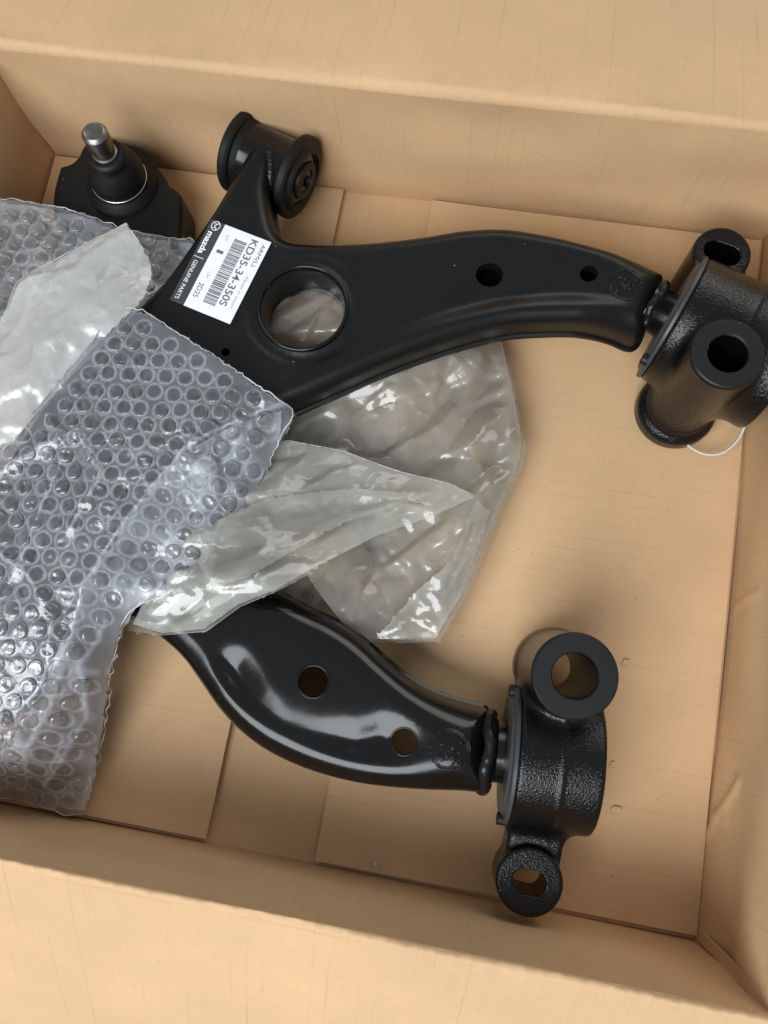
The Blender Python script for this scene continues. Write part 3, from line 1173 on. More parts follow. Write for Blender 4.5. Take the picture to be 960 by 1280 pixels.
def text_mesh(body, s, t, height, width, material, name='lettering', shear=0.0, weight=0.0):
    """a line of print: starts at s, baseline t; height and width as fractions of the label"""
    cu = bpy.data.curves.new('print', 'FONT')
    cu.body = body
    cu.offset = weight
    cu.shear = shear
    to = bpy.data.objects.new('print', cu)
    COL.objects.link(to)
    dg = bpy.context.evaluated_depsgraph_get()
    me = bpy.data.meshes.new_from_object(to.evaluated_get(dg))
    v = np.array([x.co[:] for x in me.vertices])
    f = [tuple(p.vertices) for p in me.polygons]
    bpy.data.objects.remove(to)
    bpy.data.meshes.remove(me)
    bpy.data.curves.remove(cu)
    lo, hi = v.min(0), v.max(0)
    x = (v[:, 0] - lo[0]) / (hi[0] - lo[0])
    y = v[:, 1] / 0.73                         # cap height to 1
    V = np.array([lab(s + a * width, t + b * height, 0.00032) for a, b in zip(x, y)])
    return mk(name, V, f, material, sticker, smooth=False)


text_mesh('ARM(L).', 0.055, 0.855, 0.085, 0.29, INK)
text_mesh('Made in Japan', 0.46, 0.855, 0.060, 0.38, INK_L)
text_mesh('KD35-34-350S', 0.045, 0.62, 0.155, 0.80, INK, weight=0.012)
text_mesh('1', 0.29, 0.09, 0.15, 0.036, INK)
text_mesh('2D25', 0.70, 0.075, 0.11, 0.17, INK)
text_mesh('QTY', 0.10, 0.13, 0.05, 0.07, INK_L)
text_mesh('LOT', 0.56, 0.13, 0.05, 0.07, INK_L)
# bar code
rb = np.random.default_rng(12)
bars = []
s = 0.11
while s < 0.885:
    w = rb.choice([0.006, 0.006, 0.010, 0.015])
    bars.append(quad_sheet(s, s + w, 0.31, 0.57, 0.00032, 0.00008))
    s += w + rb.choice([0.006, 0.008, 0.012])
V, F = join(*bars)
mk('bar_code', V, F, INK, sticker, smooth=False)
# dark band print: winged emblem, name, rule, words
bmid_t = tb * 0.56
text_mesh('mazda', 0.135, tb * 0.80, 0.125, 0.27, WHITE_INK, weight=0.028)
V, F = quad_sheet(0.445, 0.452, tb * 0.92, tb * 0.24, 0.00032, 0.00008)
mk('rule', V, F, WHITE_INK, sticker, smooth=False)
text_mesh('GENUINE PARTS', 0.49, tb * 0.76, 0.085, 0.47, WHITE_INK, weight=0.004)
ec = (0.055, tb * 0.52)
er = 0.052 * LW
cen_e = lab(*ec, 0.00045)


def emb(x, y):
    return cen_e + e1 * x * er + e2 * y * er


th = np.linspace(0, 2 * math.pi, 41)
parts = [tube([emb(math.cos(t), math.sin(t) * 0.88) for t in th], er * 0.09, 6, caps=False)]
for sx in (-1, 1):
    parts.append(tube(spline([emb(sx * 0.95, 0.30), emb(sx * 0.55, 0.32), emb(sx * 0.30, 0.05), emb(0, -0.30)], 8, closed=False), er * 0.09, 6))
    parts.append(tube(spline([emb(sx * 0.55, -0.62), emb(sx * 0.50, -0.20), emb(sx * 0.40, 0.18)], 6, closed=False), er * 0.07, 6))
V, F = join(*parts)
V[:, 2] = cen_e[2] + (V[:, 2] - cen_e[2]) * 0.15
mk('emblem', V, F, WHITE_INK, sticker)

# ------------------------------------------------------------------ lower arm
arm2 = thing('control_arm', 'glossy black suspension control arm with no sticker, nearest the front wall',
             'car part', at(450, 900, 0.006), 'control arms in the box')
tA2, tB2 = at(450, 895, 0.058)[:2], at(595, 940, 0.062)[:2]
td2 = (tB2 - tA2) / np.linalg.norm(tB2 - tA2)
tl2 = np.linalg.norm(tB2 - tA2)


def w2(P):
    return smooth01(0.15, 0.95, ((P - tA2) @ td2) / tl2)


def lift2(P):
    return smooth01(-1.2, 0.9, ((P - tA2) @ td2) / tl2)


def z2top(P):
    return 0.054 + 0.009 * lift2(P)


def zpx(u):                                   # outline height guess along the arm
    return 0.043 if u < 330 else 0.043 + 0.002 * min(1, (u - 330) / 260)


out2 = np.array([at(u, v, zpx(u))[:2] for u, v in
                 ((608, 886), (585, 880), (556, 871), (530, 860), (506, 845), (480, 823), (450, 796), (420, 776), (390, 762), (352, 742), (325, 735), (280, 700),
                  (230, 672), (190, 680), (155, 712), (140, 740), (150, 765), (175, 781), (202, 798), (228, 822), (250, 852), (272, 884), (298, 912), (330, 936), (366, 954),
                  (400, 966), (440, 976), (480, 982), (530, 987), (575, 989), (606, 990), (612, 975), (613, 935), (613, 900))])
val2 = np.array([at(u, v, 0.045)[:2] for u, v in ((292, 838), (318, 880), (352, 910), (400, 922), (450, 928), (478, 920))])
val2b = np.array([at(u, v, 0.045)[:2] for u, v in ((492, 880), (470, 905), (462, 940))])
HA, HB2 = at(394, 852, 0.05)[:2], at(505, 927, 0.060)[:2]


def relief2(P, d):
    dl = seg_dist(P, val2)
    g_ = smooth01(0.010, 0.022, d)
    pa, pb = at(296, 838, 0.045)[:2], at(466, 922, 0.05)[:2]
    ends = np.exp(-((P - pa) ** 2).sum(1) / (2 * 0.017 ** 2)) + np.exp(-((P - pb) ** 2).sum(1) / (2 * 0.017 ** 2))
    z = -(0.0010 + 0.0034 * ends) * np.exp(-(dl / 0.0095) ** 2) * g_
    z += 0.0005 * np.exp(-(np.linalg.norm(P - HA, axis=1) / 0.022) ** 2) * g_
    dh = np.linalg.norm(P - HB2, axis=1)
    z -= 0.0018 * np.exp(-(dh / 0.011) ** 2) * smooth01(0.004, 0.012, d)
    return z


body2, poly2 = arm_plate('arm_body', out2, z2top, lambda P: 0.016 + 0.006 * lift2(P), lambda P: 0.0145 + 0.0065 * w2(P),
                         [hole(394, 852, 19.5, 0.05), hole(505, 927, 17, 0.061, 16)], BLACK, arm2, relief2)
# rims of the two pressed holes
rim_spots = []
for (u, v, z, r) in ((394, 852, 0.0495, 19.6), (505, 927, 0.0600, 17.0)):
    rim_spots.append((at(u, v, z)[:2], mpp(u, v, z) * r))


def z2surf(P):
    d = np.maximum(sdist(P, poly2), 0)
    r = 0.0145 + 0.0065 * w2(P)
    uu = np.clip(d / r, 0, 1)
    return z2top(P) - r * (1 - np.sqrt(np.maximum(1 - (1 - uu) ** 2, 0))) + relief2(P, d)


th = np.linspace(0, 2 * math.pi, 49)
for c, r in rim_spots:
    P = np.stack([c[0] + r * np.cos(th), c[1] + r * np.sin(th)], -1)
    V, F = tube(np.column_stack([P, z2surf(P) - 0.0001]), 0.00055, 8, caps=False)
    mk('hole_rim', V, F, BLACK, arm2)
ring_stamp('stamped_ring', 562, 937, 0.063, 26, arm2, 8, zf=lambda P: z2surf(P) + 0.0001)
o2, ax2, br2 = bracket(arm2, (637, 941), 0.042, (752, 957), 0.0455, 0.0375,
                       (719, 845), (0.020, 0.096), 54.5 * mpp(719, 845, 0.096), 28.5 * mpp(719, 845, 0.096),
                       (662, 1103), (0.022, 0.050), 42 * mpp(662, 1103, 0.050), (15 * mpp(662, 1103, 0.05), 6 * mpp(662, 1103, 0.05), 1, -0.08), 1.0, tilt=(0.02, -0.06))
V, F = lathe([(0.0194, -0.0155), (0.0194, -0.0105), (0.0168, -0.008), (0.0168, -0.003), (0.021, 0.001)], o2, ax2, 40)
mk('shaft', V, F, BLACK, arm2, sharp=40)
we2 = np.append(at(607, 939, 0.042)[:2], 0.042)
weld_bead('weld_bead', we2, ax2, 0.0198, arm2, 0.0032, seed=4)

# ------------------------------------------------------------------ ball joint in the back left corner
bj = thing('ball_joint', 'black ball joint with a bare steel stud standing in the back left corner', 'car part', at(148, 235, 0.006))
bz = 0.040
blk = outline_at([(70, 262), (78, 217), (82, 213), (93, 209), (102, 200), (108, 188), (125, 172), (140, 168), (155, 177), (180, 190), (194, 207), (209, 227), (213, 236), (224, 243),
                  (230, 254), (229, 288), (220, 320), (150, 330), (90, 310)], 0.034)
blk = np.array([[max(p[0], XL + 0.008), min(p[1], YB - 0.008)] for p in blk])
jb, _ = arm_plate('joint_flange', blk, lambda P: np.full(len(P), bz), lambda P: np.full(len(P), 0.010), lambda P: np.full(len(P), 0.004), [], RUBBER, bj, lip=False)
bc = at(150, 226, bz)
mpb = mpp(148, 222, bz)
# boot as a lathe on the joint's vertical axis
st_t, st_b = at(116.5, 164, 0.094), at(149, 224, 0.048)
jax = st_t - st_b
jax /= np.linalg.norm(jax)
jl = float(np.linalg.norm(st_t - st_b))
rB = 33 * mpb
V, F = lathe([(rB * 1.35, -0.010), (rB * 1.30, -0.004), (rB * 1.05, -0.002), (rB * 1.0, 0.001), (rB * 1.04, 0.006), (rB * 0.98, 0.011), (rB * 0.86, 0.016), (rB * 0.74, 0.019), (rB * 0.70, 0.0205),
              (rB * 0.72, 0.022), (rB * 0.66, 0.025), (rB * 0.50, 0.0265), (rB * 0.45, 0.026)], st_b, jax, 64)
mk('rubber_boot', V, F, RUBBER, bj, sharp=60)
th = np.linspace(0, 2 * math.pi, 65)
q = Vector(jax).to_track_quat('Z', 'Y').to_matrix()
ex, ey = np.array(q @ Vector((1, 0, 0))), np.array(q @ Vector((0, 1, 0)))
V, F = tube([st_b + jax * 0.0012 + (rB * 1.03) * (math.cos(t) * ex + math.sin(t) * ey) for t in th], 0.00045, 8, caps=False)
mk('retaining_ring', V, F, BRIGHT, bj)
rs = 16.5 * mpp(116, 164, 0.094)
V, F = lathe([(rs * 1.02, 0.024), (rs * 1.02, jl - 0.020), (rs * 1.0, jl - 0.019), (rs * 0.86, jl - 0.0185), (rs * 0.86, jl - 0.0125), (rs * 0.98, jl - 0.0118), (rs, jl - 0.011), (rs, jl - 0.0022), (rs * 0.80, jl - 0.0002),
              (rs * 0.74, jl), (rs * 0.62, jl - 0.0004), (0.0002, jl - 0.0008)], st_b, jax, 48)
mk('threaded_stud', V, F, STEEL, bj, sharp=35)


# ------------------------------------------------------------------ films
CREASE = {}


def calm(P, ctrl, w=0.010):
    """crumpling dies down towards a cut edge"""
    return 0.18 + 0.82 * smooth01(0.0, w, sdist(P, ctrl))



def sheet(name, outline, zf, material, parent, step=0.0028, smooth_edges=4, clampx=True, jag=0.0004, seed=0, white=2.4):
    """a film laid as a surface z(x, y) inside an outline"""
    poly = spline(outline, smooth_edges) if smooth_edges > 1 else np.asarray(outline)
    poly = resample(poly[:, :2], step * 0.8)
    rg = np.random.default_rng(seed + 50)
    j = rg.normal(0, jag, poly.shape)
    poly = poly + j
    poly[:, 0] = np.clip(poly[:, 0], XL + 0.003, XR - 0.003)
    poly[:, 1] = np.clip(poly[:, 1], YF + 0.003, YB - 0.003)
    keep = [0]
    for i in range(1, len(poly)):
        if np.linalg.norm(poly[i] - poly[keep[-1]]) > step * 0.3:
            keep.append(i)
    poly = poly[keep]
    gg = hexgrid(poly, step, 0.2, seed)
    gg = gg[sdist(gg, poly) > step * 0.5]
    V2, T = cdt(np.concatenate([poly, gg]), [(0, len(poly))])
    cen = np.array([V2[list(t)].mean(0) for t in T])
    ok = sdist(cen, poly) > 0
    T = [t for t, o in zip(T, ok) if o]
    z = zf(V2)
    F = []
    for a, b, c in T:
        A, B, C_ = V2[a], V2[b], V2[c]
        cr = (B[0] - A[0]) * (C_[1] - A[1]) - (B[1] - A[1]) * (C_[0] - A[0])
        F.append((a, b, c) if cr > 0 else (a, c, b))
    o = mk(name, np.column_stack([V2, z]), F, material, parent)
    # polythene whitens where it has been folded: bend of the surface per vertex
    h_ = 0.0012
    lap = np.zeros(len(V2))
    for dx in ([h_, 0], [0, h_]):
        lap += np.abs(zf(V2 + dx) + zf(V2 - dx) - 2 * z) / h_
    CREASE[o.name] = lap
    if material is not FILM_WRAP:
        a_ = o.data.attributes.new('bonded', 'FLOAT', 'POINT')
        a_.data.foreach_set('value', 0.80 + white * smooth01(0.10, 0.75, lap))
    return o, poly


def wpts(ctrl):
    return np.array([at(u, v, z) for u, v, z in ctrl])


def crumple(P, seed, big=(0.035, 0.004), small=(0.012, 0.0012), stretch=(1, 1), rot=0.0):
    return tin(P, seed, big[0], big[1], stretch, rot) + tin(P, seed + 1, small[0], small[1], stretch, rot + 0.6) + tin(P, seed + 2, small[0] * 0.45, small[1] * 0.3) + \
        tin(P, seed + 3, small[0] * 0.75, small[1] * 0.35, (3.2, 0.5), rot + 0.25)


# clear bag between the two arms
bag = thing('plastic_bag', 'crumpled clear polythene bag lying between the two black arms', 'bag', at(480, 620, 0.006))
base_c = wpts([(300, 330, .036), (450, 320, .036), (590, 380, .026), (629, 428, .024), (640, 470, .026), (657, 560, .022), (651, 588, .020), (622, 650, .022), (587, 738, .022), (549, 802, .024),
               (500, 803, .024), (457, 803, .026), (425, 790, .026), (395, 772, .026), (345, 742, .022), (300, 700, .018), (230, 640, .016), (220, 520, .016), (280, 400, .018)])
base_in = wpts([(450, 560, .026), (550, 520, .028), (500, 700, .026), (380, 384, .040), (380, 420, .038), (440, 400, .036), (400, 640, .024), (580, 610, .026)])
zb_ = rbf(np.concatenate([base_c, base_in]))


def zbase(P):
    return np.maximum(zb_(P) + calm(P, base_c) * crumple(P, 100, (0.042, 0.0060), (0.015, 0.0017), (1.6, 0.8), 0.7), 0.0085)


sheet('lower_layer', base_c, zbase, FILM_BAG, bag, step=0.0018, seed=1, smooth_edges=1)
mid_c = wpts([(625, 424, .028), (638, 478, .030), (652, 556, .027), (645, 590, .026), (617, 650, .028), (582, 738, .028), (543, 799, .028), (462, 800, .030), (430, 780, .036), (400, 742, .046), (385, 718, .056),
              (345, 739, .0605), (300, 758, .0605), (258, 789, .059), (200, 794, .055), (160, 789, .046),
              (150, 740, .046), (250, 600, .042), (330, 540, .040), (285, 420, .043), (300, 332, .043), (450, 322, .043), (560, 400, .036)])
mid_in = wpts([(260, 730, .0615), (320, 690, .058), (420, 640, .040), (500, 640, .036), (450, 540, .034), (380, 385, .0435), (440, 440, .042), (560, 600, .033), (560, 500, .033), (520, 720, .032)])
zm_ = rbf(np.concatenate([mid_c, mid_in]))
tuck = np.array([at(u, v, .045)[:2] for u, v in ((600, 440), (575, 500), (590, 560), (615, 600))])
tuck2 = np.array([at(u, v, .045)[:2] for u, v in ((350, 575), (420, 590), (480, 600), (560, 640), (610, 612))])
tuck3 = np.array([at(u, v, .040)[:2] for u, v in ((600, 630), (575, 680), (560, 700), (500, 735), (450, 770))])
tuck4 = np.array([at(u, v, .040)[:2] for u, v in ((470, 470), (520, 500), (560, 540), (590, 560))])


def zmid(P):
    z = zm_(P) + calm(P, mid_c) * crumple(P, 200, (0.038, 0.0068), (0.014, 0.0023), (1.7, 0.75), 0.35)
    for l, h, w in ((tuck, .004, .010), (tuck2, .004, .010), (tuck3, .005, .011), (tuck4, .003, .009)):
        z = z + h * np.exp(-np.sqrt(seg_dist(P[:, :2], l) ** 2 + 0.0020 ** 2) / w)
    return z


sheet('upper_layer', mid_c, zmid, FILM_BAG, bag, step=0.0016, seed=2, smooth_edges=1)
fold_c = wpts([(170, 780, .058), (230, 660, .058), (300, 575, .052), (360, 552, .046), (430, 566, .043), (500, 592, .041), (560, 606, .040), (594, 622, .038), (545, 645, .040), (470, 671, .045), (410, 702, .052), (346, 738, .063), (300, 755, .064), (256, 786, .062), (205, 791, .058)])
zf_ = rbf(fold_c)


def zfold(P):
    return zf_(P) + 0.004 + calm(P, fold_c) * crumple(P, 300, (0.028, 0.0056), (0.011, 0.0019), (2.6, 0.6), 0.18)


sheet('folded_layer', fold_c, zfold, FILM_FOLD, bag, step=0.0016, seed=3, smooth_edges=1)
fold2_c = wpts([(250, 705, .066), (280, 650, .062), (335, 625, .057), (440, 612, .050), (540, 620, .046), (430, 655, .050), (365, 692, .060), (310, 725, .067), (268, 735, .068)])
zf2_ = rbf(fold2_c)
sheet('folded_layer', fold2_c, lambda P: zf2_(P) + 0.005 + calm(P, fold2_c) * crumple(P, 330, (0.022, 0.0035), (0.010, 0.0012), (1.8, 0.8), 0.2), FILM_BAG, bag, step=0.0016, seed=4, smooth_edges=1)
fold3_c = wpts([(595, 625, .046), (612, 640, .040), (580, 735, .036), (545, 798, .034), (470, 798, .034), (520, 740, .040), (565, 700, .044)])
zf3_ = rbf(fold3_c)
sheet('folded_layer', fold3_c, lambda P: zf3_(P) + 0.002 + calm(P, fold3_c) * crumple(P, 360, (0.026, 0.0055), (0.011, 0.0024), (1.5, 0.8), -0.9), FILM_BAG, bag, step=0.0016, seed=14, smooth_edges=1)
for pl, zf in ((base_c, zbase), (mid_c, zmid), (fold_c, zfold)):
    e = resample(pl[:, :2], 0.003)
    e = np.concatenate([e, e[:1]])
    V, F = tube(np.column_stack([e, zf(e) + 0.0001]), 0.00018, 6, caps=False)
    mk('cut_edge', V, F, FILM_EDGE, bag)


# bubble wrap -------------------------------------------------------------------------------
def dome(seed, r=1.0):
    rg = np.random.default_rng(seed)
    seg, V, F = 20, [], []
    prof = [(1.04, 0.0), (0.98, 0.15), (0.92, 0.27), (0.82, 0.345), (0.58, 0.375), (0.28, 0.38)]
    d = [(rg.uniform(-.6, .6), rg.uniform(-.6, .6), rg.uniform(0.12, 0.34), rg.uniform(-0.26, 0.04)) for _ in range(4)]
    g_ang = rg.uniform(0, 6.3)
    for (rr, h) in prof:
        for k in range(seg):
            t = k * 2 * math.pi / seg
            x, y = rr * math.cos(t), rr * math.sin(t)
            hh = h
            if h > 0.33:
                for a, b, s_, am in d:
                    hh += am * math.exp(-((x - a) ** 2 + (y - b) ** 2) / (2 * s_ * s_))
                hh += 0.05 * abs((x * math.cos(g_ang) + y * math.sin(g_ang)))
            wob = 1 + 0.02 * math.sin(3 * t + g_ang) + rg.normal(0, 0.006)
            V.append((x * wob, y * wob, max(hh, h * 0.35)))
    V.append((0, 0, max(0.38 + sum(am * math.exp(-(a * a + b * b) / (2 * s_ * s_)) for a, b, s_, am in d), 0.12)))
    n = len(prof)
    for i in range(n - 1):
        for k in range(seg):
            l = (k + 1) % seg
            F.append((i * seg + k, i * seg + l, (i + 1) * seg + l, (i + 1) * seg + k))
    for k in range(seg):
        F.append(((n - 1) * seg + k, (n - 1) * seg + (k + 1) % seg, n * seg))
    m = bpy.data.meshes.new('bubble')
    m.from_pydata([tuple(np.array(v) * r) for v in V], [], F)
    m.polygons.foreach_set('use_smooth', [True] * len(m.polygons))
    m.materials.append(FILM_BUB)
    return m


DOMES = [dome(900 + i, 0.0045) for i in range(10)]


def bubbles(parent, film_obj, poly, zf, spacing, ang, phase, seed, scale=1.0, margin=0.004, skip=None, limit=295):
    rg = np.random.default_rng(seed)
    lo, hi = poly.min(0) - 0.02, poly.max(0) + 0.02
    c, s = math.cos(ang), math.sin(ang)
    out = []
    for j in range(-80, 80):
        for i in range(-80, 80):
            x, y = (i + 0.5 * (j % 2)) * spacing + phase[0], j * spacing * 0.866 + phase[1]
            p = np.array([x * c - y * s, x * s + y * c]) + rg.normal(0, 0.0004, 2)
            if (p > lo).all() and (p < hi).all():
                out.append(p)
    out = np.array(out)
    out = out[sdist(out, poly) > margin]
    z = zf(out)
    pp = to_px(np.column_stack([out, z]))
    ok = (pp[:, 0] > -14) & (pp[:, 1] < 1290)
    if skip is not None:
        ok &= ~skip(pp)
    out, z = out[ok], z[ok]
    h = 0.003
    zx = (zf(out + [h, 0]) - zf(out - [h, 0])) / (2 * h)
    zy = (zf(out + [0, h]) - zf(out - [0, h])) / (2 * h)
    org = ORIGIN[parent.name]
    for k in range(min(len(out), limit)):
        nrm = Vector((-zx[k], -zy[k], 1)).normalized()
        o = bpy.data.objects.new('bubble', DOMES[rg.integers(len(DOMES))])
        COL.objects.link(o)
        o.parent = parent
        q = nrm.to_track_quat('Z', 'Y')
        M = Matrix.Translation(Vector((out[k][0], out[k][1], z[k] + 0.0002)) - Vector(org)) @ q.to_matrix().to_4x4() @ Matrix.Rotation(rg.uniform(0, 6.3), 4, 'Z')
        sc_ = scale * rg.uniform(0.95, 1.05)
        M = M @ Matrix.Diagonal((sc_, sc_, sc_ * rg.uniform(0.55, 1.05), 1))
        o.matrix_local = M
    # the flat ply is bonded (milky) between bubbles and clear under them
    me = film_obj.data
    co = np.empty(len(me.vertices) * 3)
    me.vertices.foreach_get('co', co)
    co = co.reshape(-1, 3)[:, :2] + org[:2]
    dm = np.full(len(co), 1.0)
    for s0 in range(0, len(co), 3000):
        dm[s0:s0 + 3000] = np.sqrt(((co[s0:s0 + 3000, None] - out[None]) ** 2).sum(-1)).min(1)
    val = 0.5 + 0.5 * smooth01(0.0038, 0.0050, dm) + 1.6 * smooth01(0.15, 0.8, CREASE[film_obj.name]) + 2.0 * np.exp(-((dm - 0.0046) / 0.0006) ** 2)
    a = me.attributes.new('bonded', 'FLOAT', 'POINT')
    a.data.foreach_set('value', val)
    return len(out)


wrap = thing('bubble_wrap', 'clear bubble wrap draped over the black arms, hanging down to the front wall', 'packaging', at(120, 700, 0.006))
wa = wpts([(160, 384, .080), (215, 413, .080), (262, 441, .080), (318, 480, .079), (352, 503, .074), (369, 519, .066), (347, 556, .058), (321, 610, .058), (291, 660, .060), (246, 711, .064), (201, 744, .066),
           (166, 762, .064), (152, 790, .058), (140, 842, .042), (130, 900, .030), (118, 960, .020), (104, 1018, .012), (60, 1011, .013), (10, 998, .014), (-60, 980, .016),
           (-70, 880, .060), (-70, 760, .080), (-60, 640, .082), (0, 560, .081), (50, 505, .081), (105, 440, .081)])
wa_in = wpts([(300, 512, .080), (230, 556, .080), (155, 650, .080), (105, 730, .080), (62, 830, .079), (10, 930, .066), (260, 630, .066), (190, 700, .067), (115, 840, .062), (70, 930, .044),
              (100, 560, .081), (40, 700, .081), (200, 470, .0805), (20, 820, .081), (250, 490, .080), (325, 560, .064), (60, 980, .022)])
zw_ = rbf(np.concatenate([wa, wa_in]))
crl = np.array([at(u, v, .08)[:2] for u, v in ((355, 500), (320, 512), (272, 536), (230, 562), (195, 605), (160, 650), (130, 695), (108, 735), (90, 790), (70, 840), (40, 895), (0, 950))])
crl2 = np.array([at(u, v, .08)[:2] for u, v in ((0, 590), (50, 560), (100, 540), (130, 600), (95, 660))])
crl3 = np.array([at(u, v, .06)[:2] for u, v in ((350, 545), (290, 580), (240, 610), (200, 615))])

crl4 = np.array([at(u, v, .08)[:2] for u, v in ((60, 520), (85, 560), (60, 620), (30, 700), (0, 760))])
crl5 = np.array([at(u, v, .08)[:2] for u, v in ((0, 690), (40, 720), (70, 770), (60, 830), (30, 880))])
crl6 = np.array([at(u, v, .05)[:2] for u, v in ((150, 780), (120, 830), (100, 900), (60, 960), (30, 990))])


def ridge(P, line, h, w):
    d = seg_dist(P, line)
    return h * np.exp(-np.sqrt(d * d + 0.0009 ** 2) / (w * 0.7))


def zwrap(P):
    low = smooth01(0.076, 0.060, zw_(P))
    z = zw_(P) + ridge(P, crl, 0.0042, 0.0050) + ridge(P, crl2, 0.0038, 0.005) + ridge(P, crl4, 0.0030, 0.004) + ridge(P, crl5, 0.0032, 0.0045) + ridge(P, crl6, 0.0035, 0.005) + ridge(P, crl3, 0.0025, 0.005)
    z += crumple(P, 400, (0.034, 0.0026), (0.011, 0.0012)) * (0.8 + 0.8 * low + 1.0 * np.exp(-(seg_dist(P[:, :2], crl) / 0.015) ** 2))
    return np.maximum(z, 0.0085)


wo, wpoly = sheet('wrap_film', wa, zwrap, FILM_WRAP, wrap, step=0.0011, seed=5, smooth_edges=2, jag=0.0005)
nb = bubbles(wrap, wo, wpoly, zwrap, 0.0113, 0.10, (0.002, 0.001), 61)
# the turned-under second thickness along the sloping front edge
wi = wpts([(350, 510, .072), (300, 532, .070), (230, 566, .070), (162, 652, .070), (112, 737, .068), (74, 840, .062), (30, 930, .045), (-60, 960, .03), (-60, 980, .016), (10, 996, .014), (60, 1009, .013), (102, 1014, .012),
           (116, 958, .020), (128, 898, .030), (138, 842, .042), (149, 790, .058), (164, 762, .064), (200, 744, .066), (244, 711, .064), (289, 660, .060), (319, 610, .058), (345, 557, .058)])
sheet('under_layer', wi, lambda P: np.maximum(zw_(P) - 0.004 + crumple(P, 450, (0.022, 0.003), (0.009, 0.0012)), 0.0075), FILM_UNDER, wrap, step=0.003, seed=6, smooth_edges=1)
e = resample(spline(wa[:, :2], 2), 0.0025)
rj = np.random.default_rng(3).normal(0, 0.0004, e.shape)
e = e + rj
e[:, 0] = np.clip(e[:, 0], XL + .003, 1)
V, F = tube(np.column_stack([np.concatenate([e, e[:1]]), zwrap(np.concatenate([e, e[:1]])) + 0.0002]), 0.00045, 6, caps=False)
mk('cut_edge', V, F, FILM_EDGE, wrap)

wrap2 = thing('bubble_wrap', 'greyish bubble wrap over the black ball joint in the back left corner', 'packaging', at(110, 330, 0.006))
wb = wpts([(-40, 246, .064), (0, 249, .061), (60, 256, .052), (110, 270, .048), (160, 289, .047), (205, 297, .045), (240, 299, .041), (238, 318, .039), (205, 352, .043), (172, 392, .048), (115, 452, .053), (60, 510, .055), (0, 590, .057), (-60, 640, .057)])
wb_in = wpts([(60, 330, .053), (130, 330, .053), (40, 430, .057), (0, 330, .060), (180, 330, .049)])
zw2_ = rbf(np.concatenate([wb, wb_in]))


def zwrap2(P):
    return zw2_(P) + crumple(P, 500, (0.026, 0.0026), (0.010, 0.0014))


w2o, w2poly = sheet('wrap_film', wb, zwrap2, FILM_WRAP, wrap2, step=0.0015, seed=7, smooth_edges=2, jag=0.0005)
nb2 = bubbles(wrap2, w2o, w2poly, zwrap2, 0.0113, 0.35, (0.004, 0.003), 62, margin=0.004)
sheet('under_layer', wb - [0, 0, 0.005], lambda P: zw2_(P) - 0.006 + crumple(P, 520, (0.02, 0.002), (0.009, 0.001)), FILM_MILK, wrap2, step=0.0034, seed=8, smooth_edges=2)
e = resample(spline(wb[:, :2], 2), 0.0025)
e = e + np.random.default_rng(4).normal(0, 0.0004, e.shape)
e[:, 0] = np.clip(e[:, 0], XL + .003, 1)
V, F = tube(np.column_stack([e[:-30], zwrap2(e[:-30]) + 0.0002]), 0.0004, 6, caps=False)
mk('cut_edge', V, F, FILM_EDGE, wrap2)

bag2 = thing('plastic_bag', 'milky plastic bag bunched on the bubble wrap beside the sticker', 'bag', at(110, 400, 0.006))
b2 = wpts([(60, 331, .078), (90, 316, .079), (154, 285, .076), (163, 288, .078), (185, 322, .076), (188, 356, .074), (172, 388, .076), (130, 425, .078), (70, 490, .079), (0, 575, .080), (-60, 640, .081),
           (-60, 480, .079), (0, 408, .079), (22, 366, .080), (40, 338, .080)])
b2_in = wpts([(120, 340, .082), (80, 400, .084), (30, 470, .084), (150, 350, .081)])
zb2_ = rbf(np.concatenate([b2, b2_in]))


def zbag2(P):
    return zb2_(P) + crumple(P, 620, (0.026, 0.0050), (0.012, 0.0022), (1.5, 0.8), 0.6)


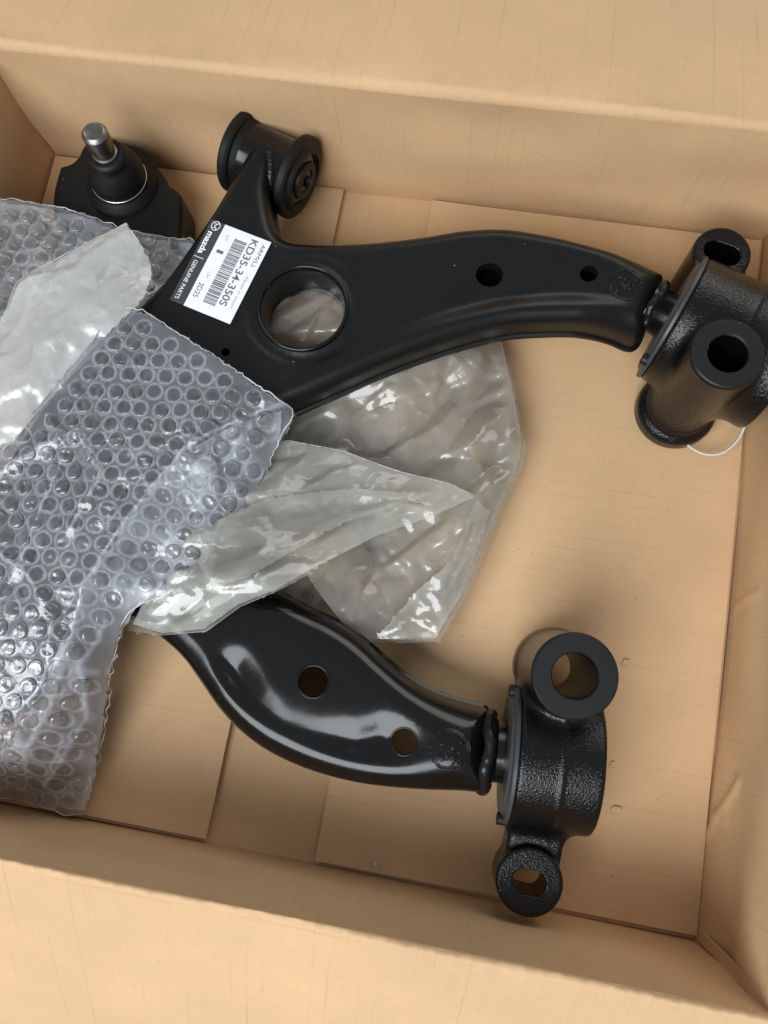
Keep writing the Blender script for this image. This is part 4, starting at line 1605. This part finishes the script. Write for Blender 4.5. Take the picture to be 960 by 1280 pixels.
sheet('bag_film', b2, zbag2, FILM_MILK, bag2, step=0.0018, seed=9, smooth_edges=2)
e = resample(spline(b2[:, :2], 2), 0.003)
V, F = tube(np.column_stack([e, zbag2(e) + 0.0001])[:int(len(e) * 0.98)], 0.00035, 6, caps=False)
mk('cut_edge', V, F, FILM_EDGE, bag2)

# ------------------------------------------------------------------ small things
P = spline([at(u, v, z) for u, v, z in ((850, 548, .012), (866, 561, .012), (884, 568, .012), (905, 565, .014), (925, 546, .018), (935, 515, .024), (936, 488, .030), (930, 465, .034))], 8, closed=False)
V, F = tube(P, 0.0008, 8)
tag(mk('cord_loop', V, F, WHITE_PL), 'thin white cord looping out from behind the bush housing of the back arm', 'cord')

rc = np.random.default_rng(9)
c = at(470, 1080, 0.0085)
V, F = lathe([(0.0001, 0.0018), (0.0012, 0.0014), (0.0018, 0.0004), (0.0012, -0.0008), (0.0001, -0.001)], c, (0.3, 0.1, 1), 7)
V = V + rc.normal(0, 0.0003, V.shape)
tag(mk('foam_crumb', V, F, WHITE_PL, smooth=False), 'tiny white crumb lying on the cardboard near the front wall', 'debris')


def torn_flake(u, v, size, ang, seed):
    """a scab of liner lifted off the floor flap"""
    r = np.random.default_rng(seed)
    c = at(u, v, FT + 0.0012)
    n = 9
    V = []
    for i in range(n):
        t = i / (n - 1)
        x = (t - 0.5) * size
        w = size * 0.32 * math.sin(math.pi * min(max(t, 0.06), 0.96)) * r.uniform(0.7, 1.2)
        for s_ in (-1, 0, 1):
            zz = 0.0002 + 0.0009 * (s_ > 0) * math.sin(math.pi * t) * r.uniform(0.3, 1.2)
            V.append(c + np.array([x * math.cos(ang) - s_ * w * math.sin(ang), x * math.sin(ang) + s_ * w * math.cos(ang), zz]))
    V = np.array(V)
    k = len(V)
    V = np.concatenate([V, V - [0, 0, 0.0005]])
    F = []
    for i in range(n - 1):
        for j in range(2):
            a = i * 3 + j
            F.append((a, a + 3, a + 4, a + 1))
            F.append((a + k + 1, a + k + 4, a + k + 3, a + k))
    return mk('torn_liner', V, F, CARD_Y, box)


torn_flake(770, 1012, 0.007, 0.2, 3)
torn_flake(782, 828, 0.005, 0.5, 4)
torn_flake(765, 955, 0.004, 0.8, 5)
print('bubbles', nb, nb2)
